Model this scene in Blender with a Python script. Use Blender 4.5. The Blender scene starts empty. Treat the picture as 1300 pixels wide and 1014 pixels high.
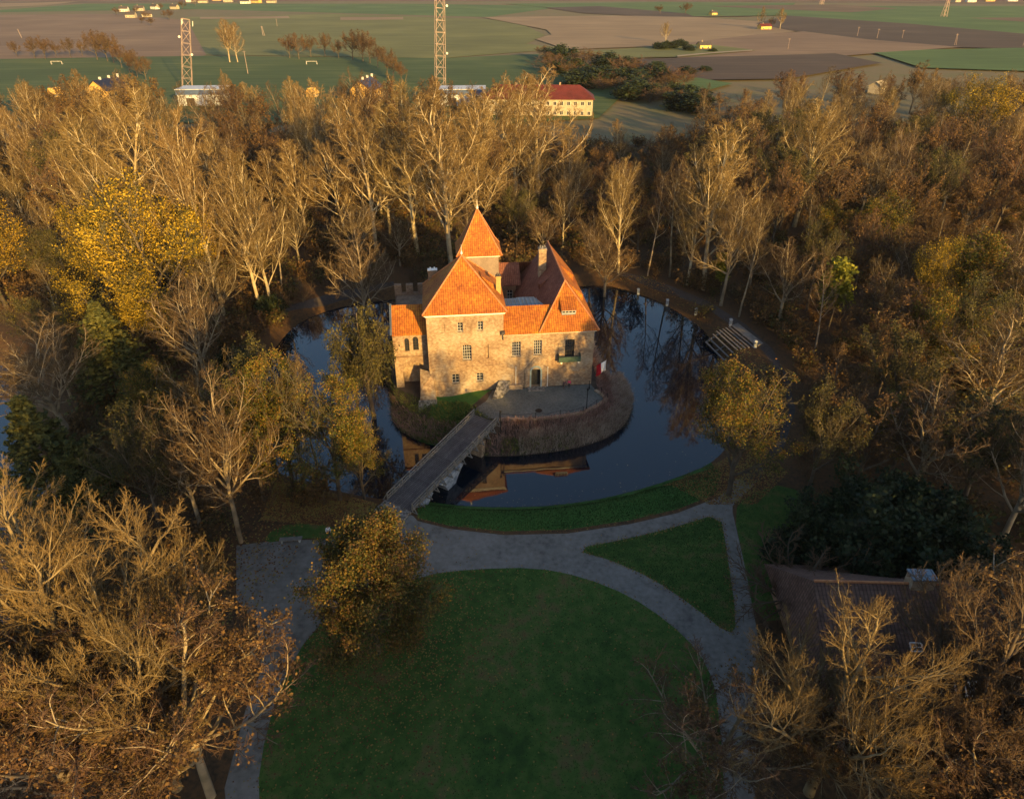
import bpy, math, random
import numpy as np
from mathutils import Vector, geometry

random.seed(7)
RS = np.random.RandomState(11)
scene = bpy.context.scene
COL = scene.collection

# ------------------------------------------------------------------ survey
# The place was surveyed from the drone: eye height 57 m, tilt 30 degrees down.
EYE, TILT, FOC, CX, CY = 57.0, math.radians(30), 867.0, 650.0, 462.0
CT, ST = math.cos(TILT), math.sin(TILT)
GZ, WZ = -1.5, -3.4            # level of the park ground and of the water

def gp(px, py, z=GZ):
    a = (px - CX) / FOC; b = (CY - py) / FOC
    t = (EYE - z) / (ST - CT * b)
    return (a * t, (CT + ST * b) * t)

def proj(x, y, z):
    dz = z - EYE
    f = y * CT - dz * ST
    u = y * ST + dz * CT
    return (CX + FOC * x / f, CY - FOC * u / f)

# ------------------------------------------------------------------ scene helpers
def tag(o, label=None, cat=None, group=None, kind=None):
    if label: o['label'] = label
    if cat: o['category'] = cat
    if group: o['group'] = group
    if kind: o['kind'] = kind
    return o

def empty(name, loc, rz=0.0, label=None, cat=None, group=None):
    o = bpy.data.objects.new(name, None)
    o.empty_display_size = 0.5
    COL.objects.link(o)
    o.location = loc; o.rotation_euler = (0, 0, rz)
    return tag(o, label, cat, group)

def mesh_np(name, V, quads=None, tris=None, mats=(), midx=None, smooth=False):
    me = bpy.data.meshes.new(name)
    V = np.asarray(V, dtype=np.float32)
    parts, starts, totals = [], [], []
    off = 0
    if quads is not None and len(quads):
        q = np.asarray(quads, dtype=np.int32); parts.append(q.ravel())
        starts.append(off + np.arange(len(q)) * 4); totals.append(np.full(len(q), 4)); off += q.size
    if tris is not None and len(tris):
        q = np.asarray(tris, dtype=np.int32); parts.append(q.ravel())
        starts.append(off + np.arange(len(q)) * 3); totals.append(np.full(len(q), 3)); off += q.size
    L = np.concatenate(parts).astype(np.int32)
    S = np.concatenate(starts).astype(np.int32); T = np.concatenate(totals).astype(np.int32)
    me.vertices.add(len(V)); me.vertices.foreach_set('co', V.ravel())
    me.loops.add(len(L)); me.loops.foreach_set('vertex_index', L)
    me.polygons.add(len(S)); me.polygons.foreach_set('loop_start', S); me.polygons.foreach_set('loop_total', T)
    for m in mats: me.materials.append(m)
    if midx is not None: me.polygons.foreach_set('material_index', np.asarray(midx, dtype=np.int32))
    if smooth: me.polygons.foreach_set('use_smooth', np.ones(len(S), dtype=bool))
    me.update(calc_edges=True)
    return me

class MB:
    """collects shapes, builds ONE mesh object"""
    def __init__(s): s.v = []; s.f = []; s.m = []
    def add(s, vs, fs, m=0):
        n = len(s.v); s.v += [tuple(v) for v in vs]
        for f in fs: s.f.append([i + n for i in f]); s.m.append(m)
        return s
    def box(s, x0, x1, y0, y1, z0, z1, m=0):
        return s.add([(x0,y0,z0),(x1,y0,z0),(x1,y1,z0),(x0,y1,z0),(x0,y0,z1),(x1,y0,z1),(x1,y1,z1),(x0,y1,z1)],
                     [(0,3,2,1),(4,5,6,7),(0,1,5,4),(1,2,6,5),(2,3,7,6),(3,0,4,7)], m)
    def taper(s, x0, x1, y0, y1, z0, z1, i, m=0):
        return s.add([(x0,y0,z0),(x1,y0,z0),(x1,y1,z0),(x0,y1,z0),(x0+i,y0+i,z1),(x1-i,y0+i,z1),(x1-i,y1-i,z1),(x0+i,y1-i,z1)],
                     [(0,3,2,1),(4,5,6,7),(0,1,5,4),(1,2,6,5),(2,3,7,6),(3,0,4,7)], m)
    def bar(s, a, b, w, h=None, m=0):
        a = Vector(a); b = Vector(b); h = h or w
        d = (b - a).normalized()
        up = Vector((0,0,1)) if abs(d.z) < .95 else Vector((1,0,0))
        x = d.cross(up).normalized() * (w/2); y = x.normalized().cross(d) * (h/2)
        vs = [a-x-y, a+x-y, a+x+y, a-x+y, b-x-y, b+x-y, b+x+y, b-x+y]
        return s.add(vs, [(0,3,2,1),(4,5,6,7),(0,1,5,4),(1,2,6,5),(2,3,7,6),(3,0,4,7)], m)
    def tube(s, a, b, r0, r1=None, k=8, m=0):
        a = Vector(a); b = Vector(b); r1 = r0 if r1 is None else r1
        d = (b - a).normalized()
        up = Vector((0,0,1)) if abs(d.z) < .95 else Vector((1,0,0))
        x = d.cross(up).normalized(); y = x.cross(d)
        vs = []
        for p, r in ((a, r0), (b, r1)):
            for i in range(k):
                t = 2*math.pi*i/k; vs.append(p + x*(math.cos(t)*r) + y*(math.sin(t)*r))
        fs = [(i, (i+1)%k, k+(i+1)%k, k+i) for i in range(k)] + [tuple(range(k))[::-1], tuple(range(k, 2*k))]
        return s.add(vs, fs, m)
    def slab(s, poly, th=.2, m=0):
        """polygon in space (3D points), thickened straight down"""
        n = len(poly); low = [(p[0], p[1], p[2]-th) for p in poly]
        return s.add(list(poly)+low, [tuple(range(n)), tuple(range(n, 2*n))[::-1]] +
                     [(i, n+i, n+(i+1)%n, (i+1)%n) for i in range(n)], m)
    def build(s, name, mats, parent=None, bevel=0, smooth=False):
        me = bpy.data.meshes.new(name)
        me.from_pydata(s.v, [], s.f)
        if not isinstance(mats, (list, tuple)): mats = [mats]
        for m in mats: me.materials.append(m)
        me.polygons.foreach_set('material_index', s.m)
        if smooth: me.polygons.foreach_set('use_smooth', [True]*len(s.f))
        me.validate(); me.update()
        planar_uv(me)
        o = bpy.data.objects.new(name, me); COL.objects.link(o)
        if parent: o.parent = parent
        if bevel:
            b = o.modifiers.new('bevel', 'BEVEL'); b.width = bevel; b.segments = 1; b.limit_method = 'ANGLE'
        return o

def planar_uv(me):
    """UV in metres: u along the horizontal of each face, v up its slope"""
    uv = me.uv_layers.new(name='UVMap')
    for p in me.polygons:
        n = p.normal
        t = Vector((0,0,1)).cross(n)
        if t.length < 1e-3: t = Vector((1,0,0))
        t.normalize(); b = n.cross(t)
        for li in p.loop_indices:
            c = me.vertices[me.loops[li].vertex_index].co
            uv.data[li].uv = (c.dot(t), c.dot(b))

def obj(name, me, parent=None, **k):
    o = bpy.data.objects.new(name, me); COL.objects.link(o)
    if parent: o.parent = parent
    return tag(o, **k)

def copy_tree(o, parent=None):
    c = o.copy(); COL.objects.link(c); c.parent = parent
    for ch in list(o.children): copy_tree(ch, c)
    return c

# ------------------------------------------------------------------ materials
def mat(name, cols, scale=1.0, rough=.85, detail=6, bump=0, bscale=None, coord='Object', island=0.0, objr=0.0,
        spec=.3, metal=0, pos=None, trans=0, distort=0, stretch=None, scale2=None, mix2=.5):
    """noise-driven colour ramp; island / objr add value variation per leaf / per object"""
    m = bpy.data.materials.new(name); m.use_nodes = True
    nt = m.node_tree; N = nt.nodes; L = nt.links
    for n in list(N): N.remove(n)
    out = N.new('ShaderNodeOutputMaterial'); bs = N.new('ShaderNodeBsdfPrincipled')
    L.new(bs.outputs[0], out.inputs[0])
    bs.inputs['Roughness'].default_value = rough; bs.inputs['Metallic'].default_value = metal
    bs.inputs['Specular IOR Level'].default_value = spec
    tc = N.new('ShaderNodeTexCoord')
    no = N.new('ShaderNodeTexNoise'); no.inputs['Scale'].default_value = scale; no.inputs['Detail'].default_value = detail
    no.inputs['Distortion'].default_value = distort
    L.new(tc.outputs[coord], no.inputs['Vector'])
    fac = no.outputs['Fac']
    if scale2:
        n2 = N.new('ShaderNodeTexNoise'); n2.inputs['Scale'].default_value = scale2; n2.inputs['Detail'].default_value = 8
        if stretch:
            mp = N.new('ShaderNodeMapping'); mp.inputs['Scale'].default_value = stretch[:3]; mp.inputs['Rotation'].default_value = (0,0,stretch[3]); L.new(tc.outputs[coord], mp.inputs['Vector']); L.new(mp.outputs[0], n2.inputs['Vector'])
        else: L.new(tc.outputs[coord], n2.inputs['Vector'])
        mx = N.new('ShaderNodeMath'); mx.operation = 'MULTIPLY_ADD'; mx.inputs[1].default_value = mix2
        ma = N.new('ShaderNodeMath'); ma.operation = 'MULTIPLY'; ma.inputs[1].default_value = 1-mix2
        L.new(fac, ma.inputs[0]); L.new(n2.outputs['Fac'], mx.inputs[0]); L.new(ma.outputs[0], mx.inputs[2]); fac = mx.outputs[0]
    r = N.new('ShaderNodeValToRGB'); e = r.color_ramp.elements
    pos = pos or [.32 + .36*i/max(1, len(cols)-1) for i in range(len(cols))]
    while len(e) < len(cols): e.new(.5)
    for i, c in enumerate(cols): e[i].position = pos[i]; e[i].color = (*c, 1)
    col = r.outputs[0]
    if island:
        g = N.new('ShaderNodeNewGeometry')
        a = N.new('ShaderNodeMath'); a.operation = 'MULTIPLY_ADD'; a.inputs[1].default_value = island
        s = N.new('ShaderNodeMath'); s.operation = 'SUBTRACT'; s.inputs[1].default_value = island/2
        L.new(g.outputs['Random Per Island'], a.inputs[0]); L.new(fac, a.inputs[2]); L.new(a.outputs[0], s.inputs[0]); fac = s.outputs[0]
    L.new(fac, r.inputs[0])
    if objr:
        oi = N.new('ShaderNodeObjectInfo'); hs = N.new('ShaderNodeHueSaturation')
        mr = N.new('ShaderNodeMapRange'); mr.inputs['To Min'].default_value = 1-objr; mr.inputs['To Max'].default_value = 1+objr
        L.new(oi.outputs['Random'], mr.inputs['Value']); L.new(mr.outputs[0], hs.inputs['Value'])
        m2 = N.new('ShaderNodeMapRange'); m2.inputs['To Min'].default_value = .5+.04*objr; m2.inputs['To Max'].default_value = .5-.05*objr
        ms = N.new('ShaderNodeMath'); ms.operation = 'FRACT'; mm = N.new('ShaderNodeMath'); mm.operation = 'MULTIPLY'; mm.inputs[1].default_value = 7.3
        L.new(oi.outputs['Random'], mm.inputs[0]); L.new(mm.outputs[0], ms.inputs[0]); L.new(ms.outputs[0], m2.inputs['Value'])
        L.new(m2.outputs[0], hs.inputs['Hue']); L.new(col, hs.inputs['Color']); col = hs.outputs[0]
    L.new(col, bs.inputs['Base Color'])
    if trans:
        tr = N.new('ShaderNodeBsdfTranslucent'); mxs = N.new('ShaderNodeMixShader'); mxs.inputs[0].default_value = trans
        L.new(col, tr.inputs[0]); L.new(bs.outputs[0], mxs.inputs[1]); L.new(tr.outputs[0], mxs.inputs[2]); L.new(mxs.outputs[0], out.inputs[0])
    if bump:
        bn = N.new('ShaderNodeTexNoise'); bn.inputs['Scale'].default_value = bscale or scale*4; bn.inputs['Detail'].default_value = 4
        L.new(tc.outputs[coord], bn.inputs['Vector'])
        bu = N.new('ShaderNodeBump'); bu.inputs['Strength'].default_value = bump; bu.inputs['Distance'].default_value = .1
        L.new(bn.outputs['Fac'], bu.inputs['Height']); L.new(bu.outputs[0], bs.inputs['Normal'])
    m['ramp'] = r.name
    return m

def pattern(m, kind, sx, sy, dark=.6, bump=.4, width=.12, mix=1.0):
    """adds a tile / brick / board pattern (UV metres) on top of a noise material"""
    nt = m.node_tree; N = nt.nodes; L = nt.links
    bs = next(n for n in N if n.type == 'BSDF_PRINCIPLED')
    col = bs.inputs['Base Color'].links[0].from_socket
    uv = N.new('ShaderNodeUVMap'); 
    br = N.new('ShaderNodeTexBrick')
    br.inputs['Scale'].default_value = 1.0
    br.inputs['Brick Width'].default_value = sx; br.inputs['Row Height'].default_value = sy
    br.inputs['Mortar Size'].default_value = min(sx, sy)*width; br.inputs['Mortar Smooth'].default_value = .3
    br.offset = .5 if kind == 'brick' else 0.0
    br.inputs['Color1'].default_value = (1,1,1,1); br.inputs['Color2'].default_value = (.72,.72,.72,1)
    br.inputs['Mortar'].default_value = (dark, dark, dark, 1)
    L.new(uv.outputs[0], br.inputs['Vector'])
    mx = N.new('ShaderNodeMix'); mx.data_type = 'RGBA'; mx.blend_type = 'MULTIPLY'; mx.inputs[0].default_value = mix
    L.new(col, mx.inputs[6]); L.new(br.outputs['Color'], mx.inputs[7]); L.new(mx.outputs[2], bs.inputs['Base Color'])
    if bump:
        bu = N.new('ShaderNodeBump'); bu.inputs['Strength'].default_value = bump; bu.inputs['Distance'].default_value = .05; bu.invert = True
        L.new(br.outputs['Fac'], bu.inputs['Height']); L.new(bu.outputs[0], bs.inputs['Normal'])
    return m

def tiles(m, kind, sx, sy, dark, bump, width):
    """rows of curved tiles: strong vertical valleys, faint overlaps, some odd tiles"""
    nt = m.node_tree; N = nt.nodes; L = nt.links
    bs = next(n for n in N if n.type == 'BSDF_PRINCIPLED'); col = bs.inputs['Base Color'].links[0].from_socket
    uv = N.new('ShaderNodeUVMap'); sp = N.new('ShaderNodeSeparateXYZ'); L.new(uv.outputs[0], sp.inputs[0])
    def saw(sock, per):
        d = N.new('ShaderNodeMath'); d.operation = 'DIVIDE'; d.inputs[1].default_value = per; L.new(sock, d.inputs[0])
        f = N.new('ShaderNodeMath'); f.operation = 'FRACT'; L.new(d.outputs[0], f.inputs[0]); return f.outputs[0]
    x = saw(sp.outputs[0], .34); y = saw(sp.outputs[1], .38)
    r = N.new('ShaderNodeValToRGB'); e = r.color_ramp.elements; e[0].position = 0; e[0].color = (.30,.30,.30,1); e[1].position = .3; e[1].color = (1,1,1,1)
    a = e.new(.85); a.color = (.9,.9,.9,1); b = e.new(1.0); b.color = (.3,.3,.3,1); L.new(x, r.inputs[0])
    r2 = N.new('ShaderNodeValToRGB'); e = r2.color_ramp.elements; e[0].position = 0; e[0].color = (.62,.62,.62,1); e[1].position = .22; e[1].color = (1,1,1,1); L.new(y, r2.inputs[0])
    br = N.new('ShaderNodeTexBrick'); br.inputs['Scale'].default_value = 1; br.inputs['Brick Width'].default_value = .34; br.inputs['Row Height'].default_value = .38; br.offset = 0
    br.inputs['Mortar Size'].default_value = 0; br.inputs['Color1'].default_value = (1,1,1,1); br.inputs['Color2'].default_value = (.66,.60,.58,1); L.new(uv.outputs[0], br.inputs['Vector'])
    for s_ in (r.outputs[0], r2.outputs[0], br.outputs['Color']):
        mx = N.new('ShaderNodeMix'); mx.data_type = 'RGBA'; mx.blend_type = 'MULTIPLY'; mx.inputs[0].default_value = .8
        L.new(col, mx.inputs[6]); L.new(s_, mx.inputs[7]); col = mx.outputs[2]
    L.new(col, bs.inputs['Base Color'])
    bu = N.new('ShaderNodeBump'); bu.inputs['Strength'].default_value = .5; bu.inputs['Distance'].default_value = .06; L.new(r.outputs[0], bu.inputs['Height']); L.new(bu.outputs[0], bs.inputs['Normal'])
    return m

M = {}
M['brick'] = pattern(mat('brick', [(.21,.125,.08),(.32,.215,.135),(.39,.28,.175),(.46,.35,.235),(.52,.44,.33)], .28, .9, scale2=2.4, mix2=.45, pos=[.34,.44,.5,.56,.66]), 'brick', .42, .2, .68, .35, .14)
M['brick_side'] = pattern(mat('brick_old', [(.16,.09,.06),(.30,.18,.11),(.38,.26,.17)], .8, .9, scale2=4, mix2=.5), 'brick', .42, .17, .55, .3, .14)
M['plaster'] = mat('old_plaster', [(.20,.15,.115),(.30,.23,.175)], .8, .9, scale2=4)
M['tile'] = tiles(mat('roof_tile', [(.27,.07,.018),(.45,.145,.022),(.60,.26,.028)], .35, .75, scale2=3, mix2=.5), 'tile', .36, .42, .42, .8, .2)
M['tile_old'] = tiles(mat('roof_tile_brown', [(.19,.07,.045),(.27,.105,.065),(.33,.15,.095)], .5, .8, scale2=4, mix2=.5), 'tile', .36, .42, .45, .8, .2)  # darker tile copy, puts shade into the right wing's left slope
M['chim_yellow'] = mat('ochre_brick', [(.34,.22,.08),(.48,.32,.12)], 3, .85)  # yellow of the sunlight put into the brick colour
M['tile_brown'] = tiles(mat('dull_brown_tile', [(.12,.07,.052),(.19,.11,.08),(.25,.155,.115)], .35, .85, scale2=3, mix2=.5), 0,0,0,0,0,0)
M['tile_red'] = pattern(mat('roof_tile_red', [(.13,.028,.024),(.20,.042,.035)], .3, .7), 'tile', .5, .5, .5, .4, .2)
M['ridge'] = mat('ridge_tile', [(.40,.14,.06),(.55,.24,.10)], 3, .8)
M['white'] = mat('white_trim', [(.70,.67,.62),(.82,.80,.76)], 2, .7)
M['metal_roof'] = pattern(mat('sheet_metal', [(.16,.20,.24),(.25,.30,.34)], .5, .45, metal=.5), 'tile', .6, 6, .5, .3, .12)
M['frame'] = mat('window_frame', [(.40,.38,.35),(.52,.50,.46)], 3, .7)
M['frame_dark'] = mat('dark_wood_frame', [(.035,.025,.02),(.06,.045,.035)], 4, .7)
M['glass'] = mat('window_glass', [(.010,.014,.02),(.03,.035,.045)], .6, .12, spec=.6)
M['door'] = mat('dark_door', [(.03,.03,.03),(.05,.05,.045)], 3, .6)
M['portal'] = mat('portal_plaster', [(.16,.22,.25),(.26,.33,.36)], 1.2, .8)
M['stone'] = mat('field_stone', [(.08,.075,.065),(.18,.165,.145),(.29,.27,.24)], 2.4, .85, bump=.8, bscale=4, detail=3, pos=[.38,.5,.6])
M['stone_pale'] = mat('pale_rubble', [(.16,.18,.20),(.30,.33,.36),(.48,.50,.52)], 1.6, .85, bump=.9, bscale=3)
M['planks'] = pattern(mat('weathered_planks', [(.075,.07,.07),(.13,.12,.12),(.18,.17,.165)], .8, .85, scale2=6), 'tile', 5, .28, .35, .5, .14)
M['rail'] = mat('grey_rail_wood', [(.12,.12,.11),(.22,.21,.19)], 2, .85)
M['iron'] = mat('dark_iron', [(.015,.015,.016),(.03,.03,.03)], 3, .5, metal=.5)
M['steel'] = mat('galvanised_steel', [(.24,.17,.14),(.34,.26,.22)], 2, .5, metal=.2)
M['water'] = None
M['green_paint'] = mat('green_paint', [(.03,.06,.05),(.05,.09,.07)], 3, .6)
M['cream'] = mat('cream_render', [(.34,.29,.20),(.44,.38,.27)], .8, .85)
M['yellow_wall'] = mat('yellow_render', [(.55,.33,.08),(.70,.45,.14)], .5, .85)
M['house_white'] = mat('white_render', [(.60,.55,.48),(.75,.70,.62)], .5, .85)
M['navy'] = mat('navy_panel_roof', [(.012,.014,.03),(.025,.028,.05)], 1, .35)
M['slate'] = mat('dark_roof', [(.05,.045,.045),(.09,.08,.08)], 1, .8)
M['shed_blue'] = mat('blue_fascia', [(.05,.08,.16),(.08,.12,.22)], 1, .6)
M['shed_white'] = mat('pale_sheet_wall', [(.45,.47,.50),(.58,.60,.62)], .5, .6)

# water
def water_mat():
    m = bpy.data.materials.new('dark_water'); m.use_nodes = True
    nt = m.node_tree; N = nt.nodes; L = nt.links; bs = N['Principled BSDF']
    bs.inputs['Base Color'].default_value = (.0008,.006,.014,1); bs.inputs['Roughness'].default_value = .03
    bs.inputs['IOR'].default_value = 1.6; bs.inputs['Specular IOR Level'].default_value = .6
    tc = N.new('ShaderNodeTexCoord'); no = N.new('ShaderNodeTexNoise'); no.inputs['Scale'].default_value = .55; no.inputs['Detail'].default_value = 4
    bu = N.new('ShaderNodeBump'); bu.inputs['Strength'].default_value = .05; bu.inputs['Distance'].default_value = .08
    L.new(tc.outputs['Object'], no.inputs['Vector']); L.new(no.outputs['Fac'], bu.inputs['Height']); L.new(bu.outputs[0], bs.inputs['Normal'])
    return m
M['water'] = water_mat()
# ------------------------------------------------------------------ ground, water, paths, fields
CO = (-12.6, 89.8); CR = math.radians(6)          # castle origin (front left tower corner) and turn
def cw(u, v):
    c, s = math.cos(CR), math.sin(CR)
    return (CO[0] + u*c - v*s, CO[1] + u*s + v*c)
def cl(x, y):
    c, s = math.cos(CR), math.sin(CR); x -= CO[0]; y -= CO[1]
    return (x*c + y*s, -x*s + y*c)

def smooth_poly(pts, n=3):
    P = np.array(pts, float)
    for _ in range(n):
        Q = np.roll(P, -1, axis=0)
        P = np.stack([.75*P + .25*Q, .25*P + .75*Q], 1).reshape(-1, 2)
    return P
def inside(P, X, Y):
    P = np.asarray(P); x0, y0 = P[:,0], P[:,1]; x1, y1 = np.roll(x0,-1), np.roll(y0,-1)
    X = np.asarray(X, float).ravel(); Y = np.asarray(Y, float).ravel(); r = np.zeros(len(X), bool)
    for a, b, c, d in zip(x0, y0, x1, y1):
        if b == d: continue
        k = ((b > Y) != (d > Y)) & (X < (c-a)*(Y-b)/(d-b) + a); r ^= k
    return r
def dist(P, X, Y):
    P = np.asarray(P); A = P; B = np.roll(P, -1, axis=0)
    Q = np.stack([np.asarray(X, float).ravel(), np.asarray(Y, float).ravel()], 1); best = np.full(len(Q), 1e9)
    for a, b in zip(A, B):
        ab = b-a; t = np.clip(((Q-a)@ab)/max(1e-9, ab@ab), 0, 1)
        best = np.minimum(best, np.linalg.norm(Q-(a+t[:,None]*ab), axis=1))
    return best

W = lambda L, z=GZ: [gp(x, y, z) for x, y in L]
MOAT = smooth_poly(W([(528,635),(560,639),(600,643),(650,644),(700,642),(760,634),(810,622),(860,606),(905,588),(928,560),(926,515),(918,474),
   (905,436),(893,418),(870,402),(840,384),(800,369),(760,361)], WZ) + [cw(20,44), cw(4,45), cw(-8,43)] +
   W([(450,386),(410,396),(375,412),(350,440),(333,470),(322,520),(325,570),(345,597),(390,614),(430,624),(480,633),(505,634)], WZ), 2)
ISLE = smooth_poly([cw(29,4), cw(29.5,14), cw(29,26), cw(10,30), cw(-7,27), cw(-9,14)] + W([(497,500),(497,540),(530,561),(565,568),(600,578),
   (632,580),(700,575),(760,562),(792,543),(804,517),(798,494),(783,474)], WZ), 2)
PLAT = smooth_poly([cw(26.8,3), cw(27,25), cw(-6.5,24.5), cw(-6.8,3), cw(-2.5,.2), cw(0,-1.2), cw(5,-2.0)] +
   W([(606,516),(610,524),(632,534),(680,533),(740,525),(771,508),(757,495)], 0), 1)
POND = smooth_poly(W([(-250,430),(0,452),(34,500),(40,560),(56,610),(112,660),(122,720),(62,775),(-20,800),(-350,800)], WZ), 2)
LAWN = smooth_poly(W([(392,805),(440,765),(540,729),(600,722),(680,720),(740,732),(800,756),(850,790),(887,826),(907,866),(915,925),(920,1010),(900,1250),
   (350,1250),(325,1010),(338,925),(362,858)]), 1)
TRI = smooth_poly(W([(726,697),(800,683),(860,668),(914,651),(923,700),(936,792),(926,806),(880,769),(830,735),(780,712)]), 1)
RLAWN = smooth_poly(W([(931,650),(948,628),(1000,612),(1040,650),(1060,720),(1010,785),(959,789),(946,720)]), 1)
BANK = W([(531,622),(540,610),(900,560),(915,600),(908,627),(860,646),(800,660),(720,672),(640,674),(570,667),(530,657)])
PATCH = smooth_poly(W([(330,690),(350,668),(395,663),(425,668),(425,683),(380,683)]), 1)
PATHS = W([(300,692),(360,685),(420,685),(455,665),(478,650),(490,640),(525,655),(530,661),(570,671),(640,679),(720,677),(800,665),(860,651),(912,631),
   (935,608),(985,565),(1002,520),(992,480),(970,447),(940,420),(893,389),(851,371),(815,358),(790,350),(792,345),(818,352),(855,364),(898,382),(947,412),(980,442),
   (1000,478),(1010,520),(994,572),(958,615),(930,642),(930,650),(946,720),(959,789),(964,820),(958,1000),(960,1150),(300,1150),(285,1000),(312,900),(332,850),(326,790),(300,760)])
LPATH = W([(340,404),(380,390),(430,376),(500,362),(500,357),(430,370),(380,384),(338,397)])
YARD = [cw(9.6,-.2), cw(25.2,-.15)] + W([(757,496),(770,508),(740,524),(680,532),(634,533),(600,525),(604,516),(618,508)], 0)
GRASS_I = W([(552,500),(600,492),(640,489)], -.5) + W([(618,507),(600,520),(575,540),(545,553),(528,545),(545,520)], -1.2)

def height(X, Y):
    X = np.asarray(X, float).ravel(); Y = np.asarray(Y, float).ravel()
    z = np.full(len(X), GZ)
    im, ii, ip, io = inside(MOAT,X,Y), inside(ISLE,X,Y), inside(PLAT,X,Y), inside(POND,X,Y)
    dm, di, dp, do = dist(MOAT,X,Y), dist(ISLE,X,Y), dist(PLAT,X,Y), dist(POND,X,Y)
    o = ~im
    s = np.clip(1 - dm/3.2, 0, 1); z = np.where(o, GZ - (GZ-WZ)*s*s*(3-2*s), z)
    s = np.clip(1 - do/4.0, 0, 1); z = np.where(o & ~io, np.minimum(z, GZ - (GZ-WZ)*s*s*(3-2*s)), z)
    z = np.where(io, WZ - np.minimum(1.5, .5*do), z)
    ring = im & ~ii
    z = np.where(ring, WZ - np.minimum(1.6, .7*np.minimum(dm, di)), z)
    slope = ii & ~ip
    q = di/np.maximum(1e-6, di+dp)
    z = np.where(slope, WZ - WZ*q**.8, z)
    z = np.where(ii & ip, 0.0, z)
    # grassy foot of the tower lies a little lower than the yard
    u = (X-CO[0])*math.cos(CR)+(Y-CO[1])*math.sin(CR); v = -(X-CO[0])*math.sin(CR)+(Y-CO[1])*math.cos(CR)
    low = np.clip((8.5-u)/5, 0, 1)*np.clip((2-v)/2, 0, 1)
    z = np.where(ii, np.maximum(WZ+.02, z - .9*low*(z > WZ+.5)), z)
    return z
def hz(x, y): return float(height([x],[y])[0])

PX0, PX1, PY0, PY1 = -120.0, 120.0, 8.0, 190.0
polys = [MOAT, ISLE, PLAT, POND, LAWN, TRI, RLAWN, BANK, PATCH, PATHS, LPATH, YARD, GRASS_I]
vs, es = [], []
def put(P, closed=True):
    P = [tuple(p) for p in P]; Q = []
    for i, p in enumerate(P):
        q = P[(i+1) % len(P)]; n = max(1, int(math.hypot(q[0]-p[0], q[1]-p[1])/1.5))
        for k in range(n): Q.append((p[0]+(q[0]-p[0])*k/n, p[1]+(q[1]-p[1])*k/n))
    Q = [(min(max(x, PX0), PX1), min(max(y, PY0), PY1)) for x, y in Q]
    b = len(vs); vs.extend(Q); es.extend([(b+i, b+(i+1) % len(Q)) for i in range(len(Q))])
for P in polys: put(P)
put([(PX0,PY0),(PX1,PY0),(PX1,PY1),(PX0,PY1)])
gx, gy = np.meshgrid(np.arange(PX0+1, PX1, 1.5), np.arange(PY0+1, PY1, 1.5))
gx = gx.ravel() + RS.uniform(-.3,.3,gx.size); gy = gy.ravel() + RS.uniform(-.3,.3,gy.size)
near = (dist(MOAT,gx,gy) < 6) | inside(MOAT,gx,gy) | (dist(POND,gx,gy) < 6) | (RS.rand(gx.size) < .12)
near &= (gx > PX0+.6) & (gx < PX1-.6) & (gy > PY0+.6) & (gy < PY1-.6)
vs.extend(zip(gx[near], gy[near]))
cv, ce, cf, *_ = geometry.delaunay_2d_cdt([Vector(p) for p in vs], es, [], 0, 1e-4)
V2 = np.array([(v.x, v.y) for v in cv]); T = np.array([f for f in cf if len(f) == 3])
Z = height(V2[:,0], V2[:,1])
ca = V2[T].mean(1); cxx, cyy = ca[:,0], ca[:,1]
isl = inside(ISLE,cxx,cyy); moat = inside(MOAT,cxx,cyy)
kind = np.zeros(len(T), int)
kind[inside(PATHS,cxx,cyy)] = 1
kind[(kind==1) & (cyy > 70) & (cxx > 22)] = 7
kind[inside(LPATH,cxx,cyy)] = 7
for P in (RLAWN, TRI, LAWN, PATCH): kind[inside(P,cxx,cyy)] = 2
kind[inside(BANK,cxx,cyy)] = 3
kind[moat & ~isl] = 0
kind[isl] = 4
kind[isl & inside(GRASS_I,cxx,cyy)] = 5
kind[isl & inside(YARD,cxx,cyy)] = 6

M['litter'] = mat('leaf_litter', [(.035,.024,.013),(.07,.042,.02),(.11,.055,.022),(.05,.045,.018)], .12, .95, scale2=2.2, mix2=.6, bump=.6, bscale=6)
M['path'] = mat('grey_gravel_path', [(.10,.09,.078),(.16,.147,.127),(.20,.183,.16),(.24,.22,.195)], .22, .95, scale2=1.8, mix2=.5, bump=.4, bscale=20, distort=1.2)
M['path_dark'] = mat('leafy_earth_path', [(.035,.030,.027),(.065,.052,.046),(.085,.07,.062)], .3, .95, scale2=3, mix2=.5, bump=.3, bscale=12)
M['lawn'] = mat('mown_grass', [(.026,.062,.011),(.044,.098,.015),(.07,.118,.021),(.115,.112,.034),(.13,.085,.034)], .16, .95, scale2=1.1, mix2=.5, bump=.7, bscale=14, pos=[.34,.44,.53,.60,.68])
M['bank'] = mat('bank_grass', [(.024,.075,.012),(.045,.13,.022),(.07,.13,.026)], .25, .95, scale2=2.5, mix2=.5, bump=.8, bscale=10)
M['islebank'] = mat('dry_bank_soil', [(.05,.04,.03),(.10,.07,.05)], .6, .95)
M['cobble'] = pattern(mat('cobbles', [(.10,.115,.10),(.17,.18,.165),(.23,.23,.21)], .3, .9, scale2=3), 'brick', .3, .25, .6, .5, .2)
names = {0:('ground','litter'),1:('path','path'),2:('lawn','lawn'),3:('bank_grass','bank'),4:('island_ground','islebank'),5:('island_grass','bank'),6:('courtyard_paving','cobble'),7:('moat_path','path_dark')}
V3 = np.column_stack([V2, Z])
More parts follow.
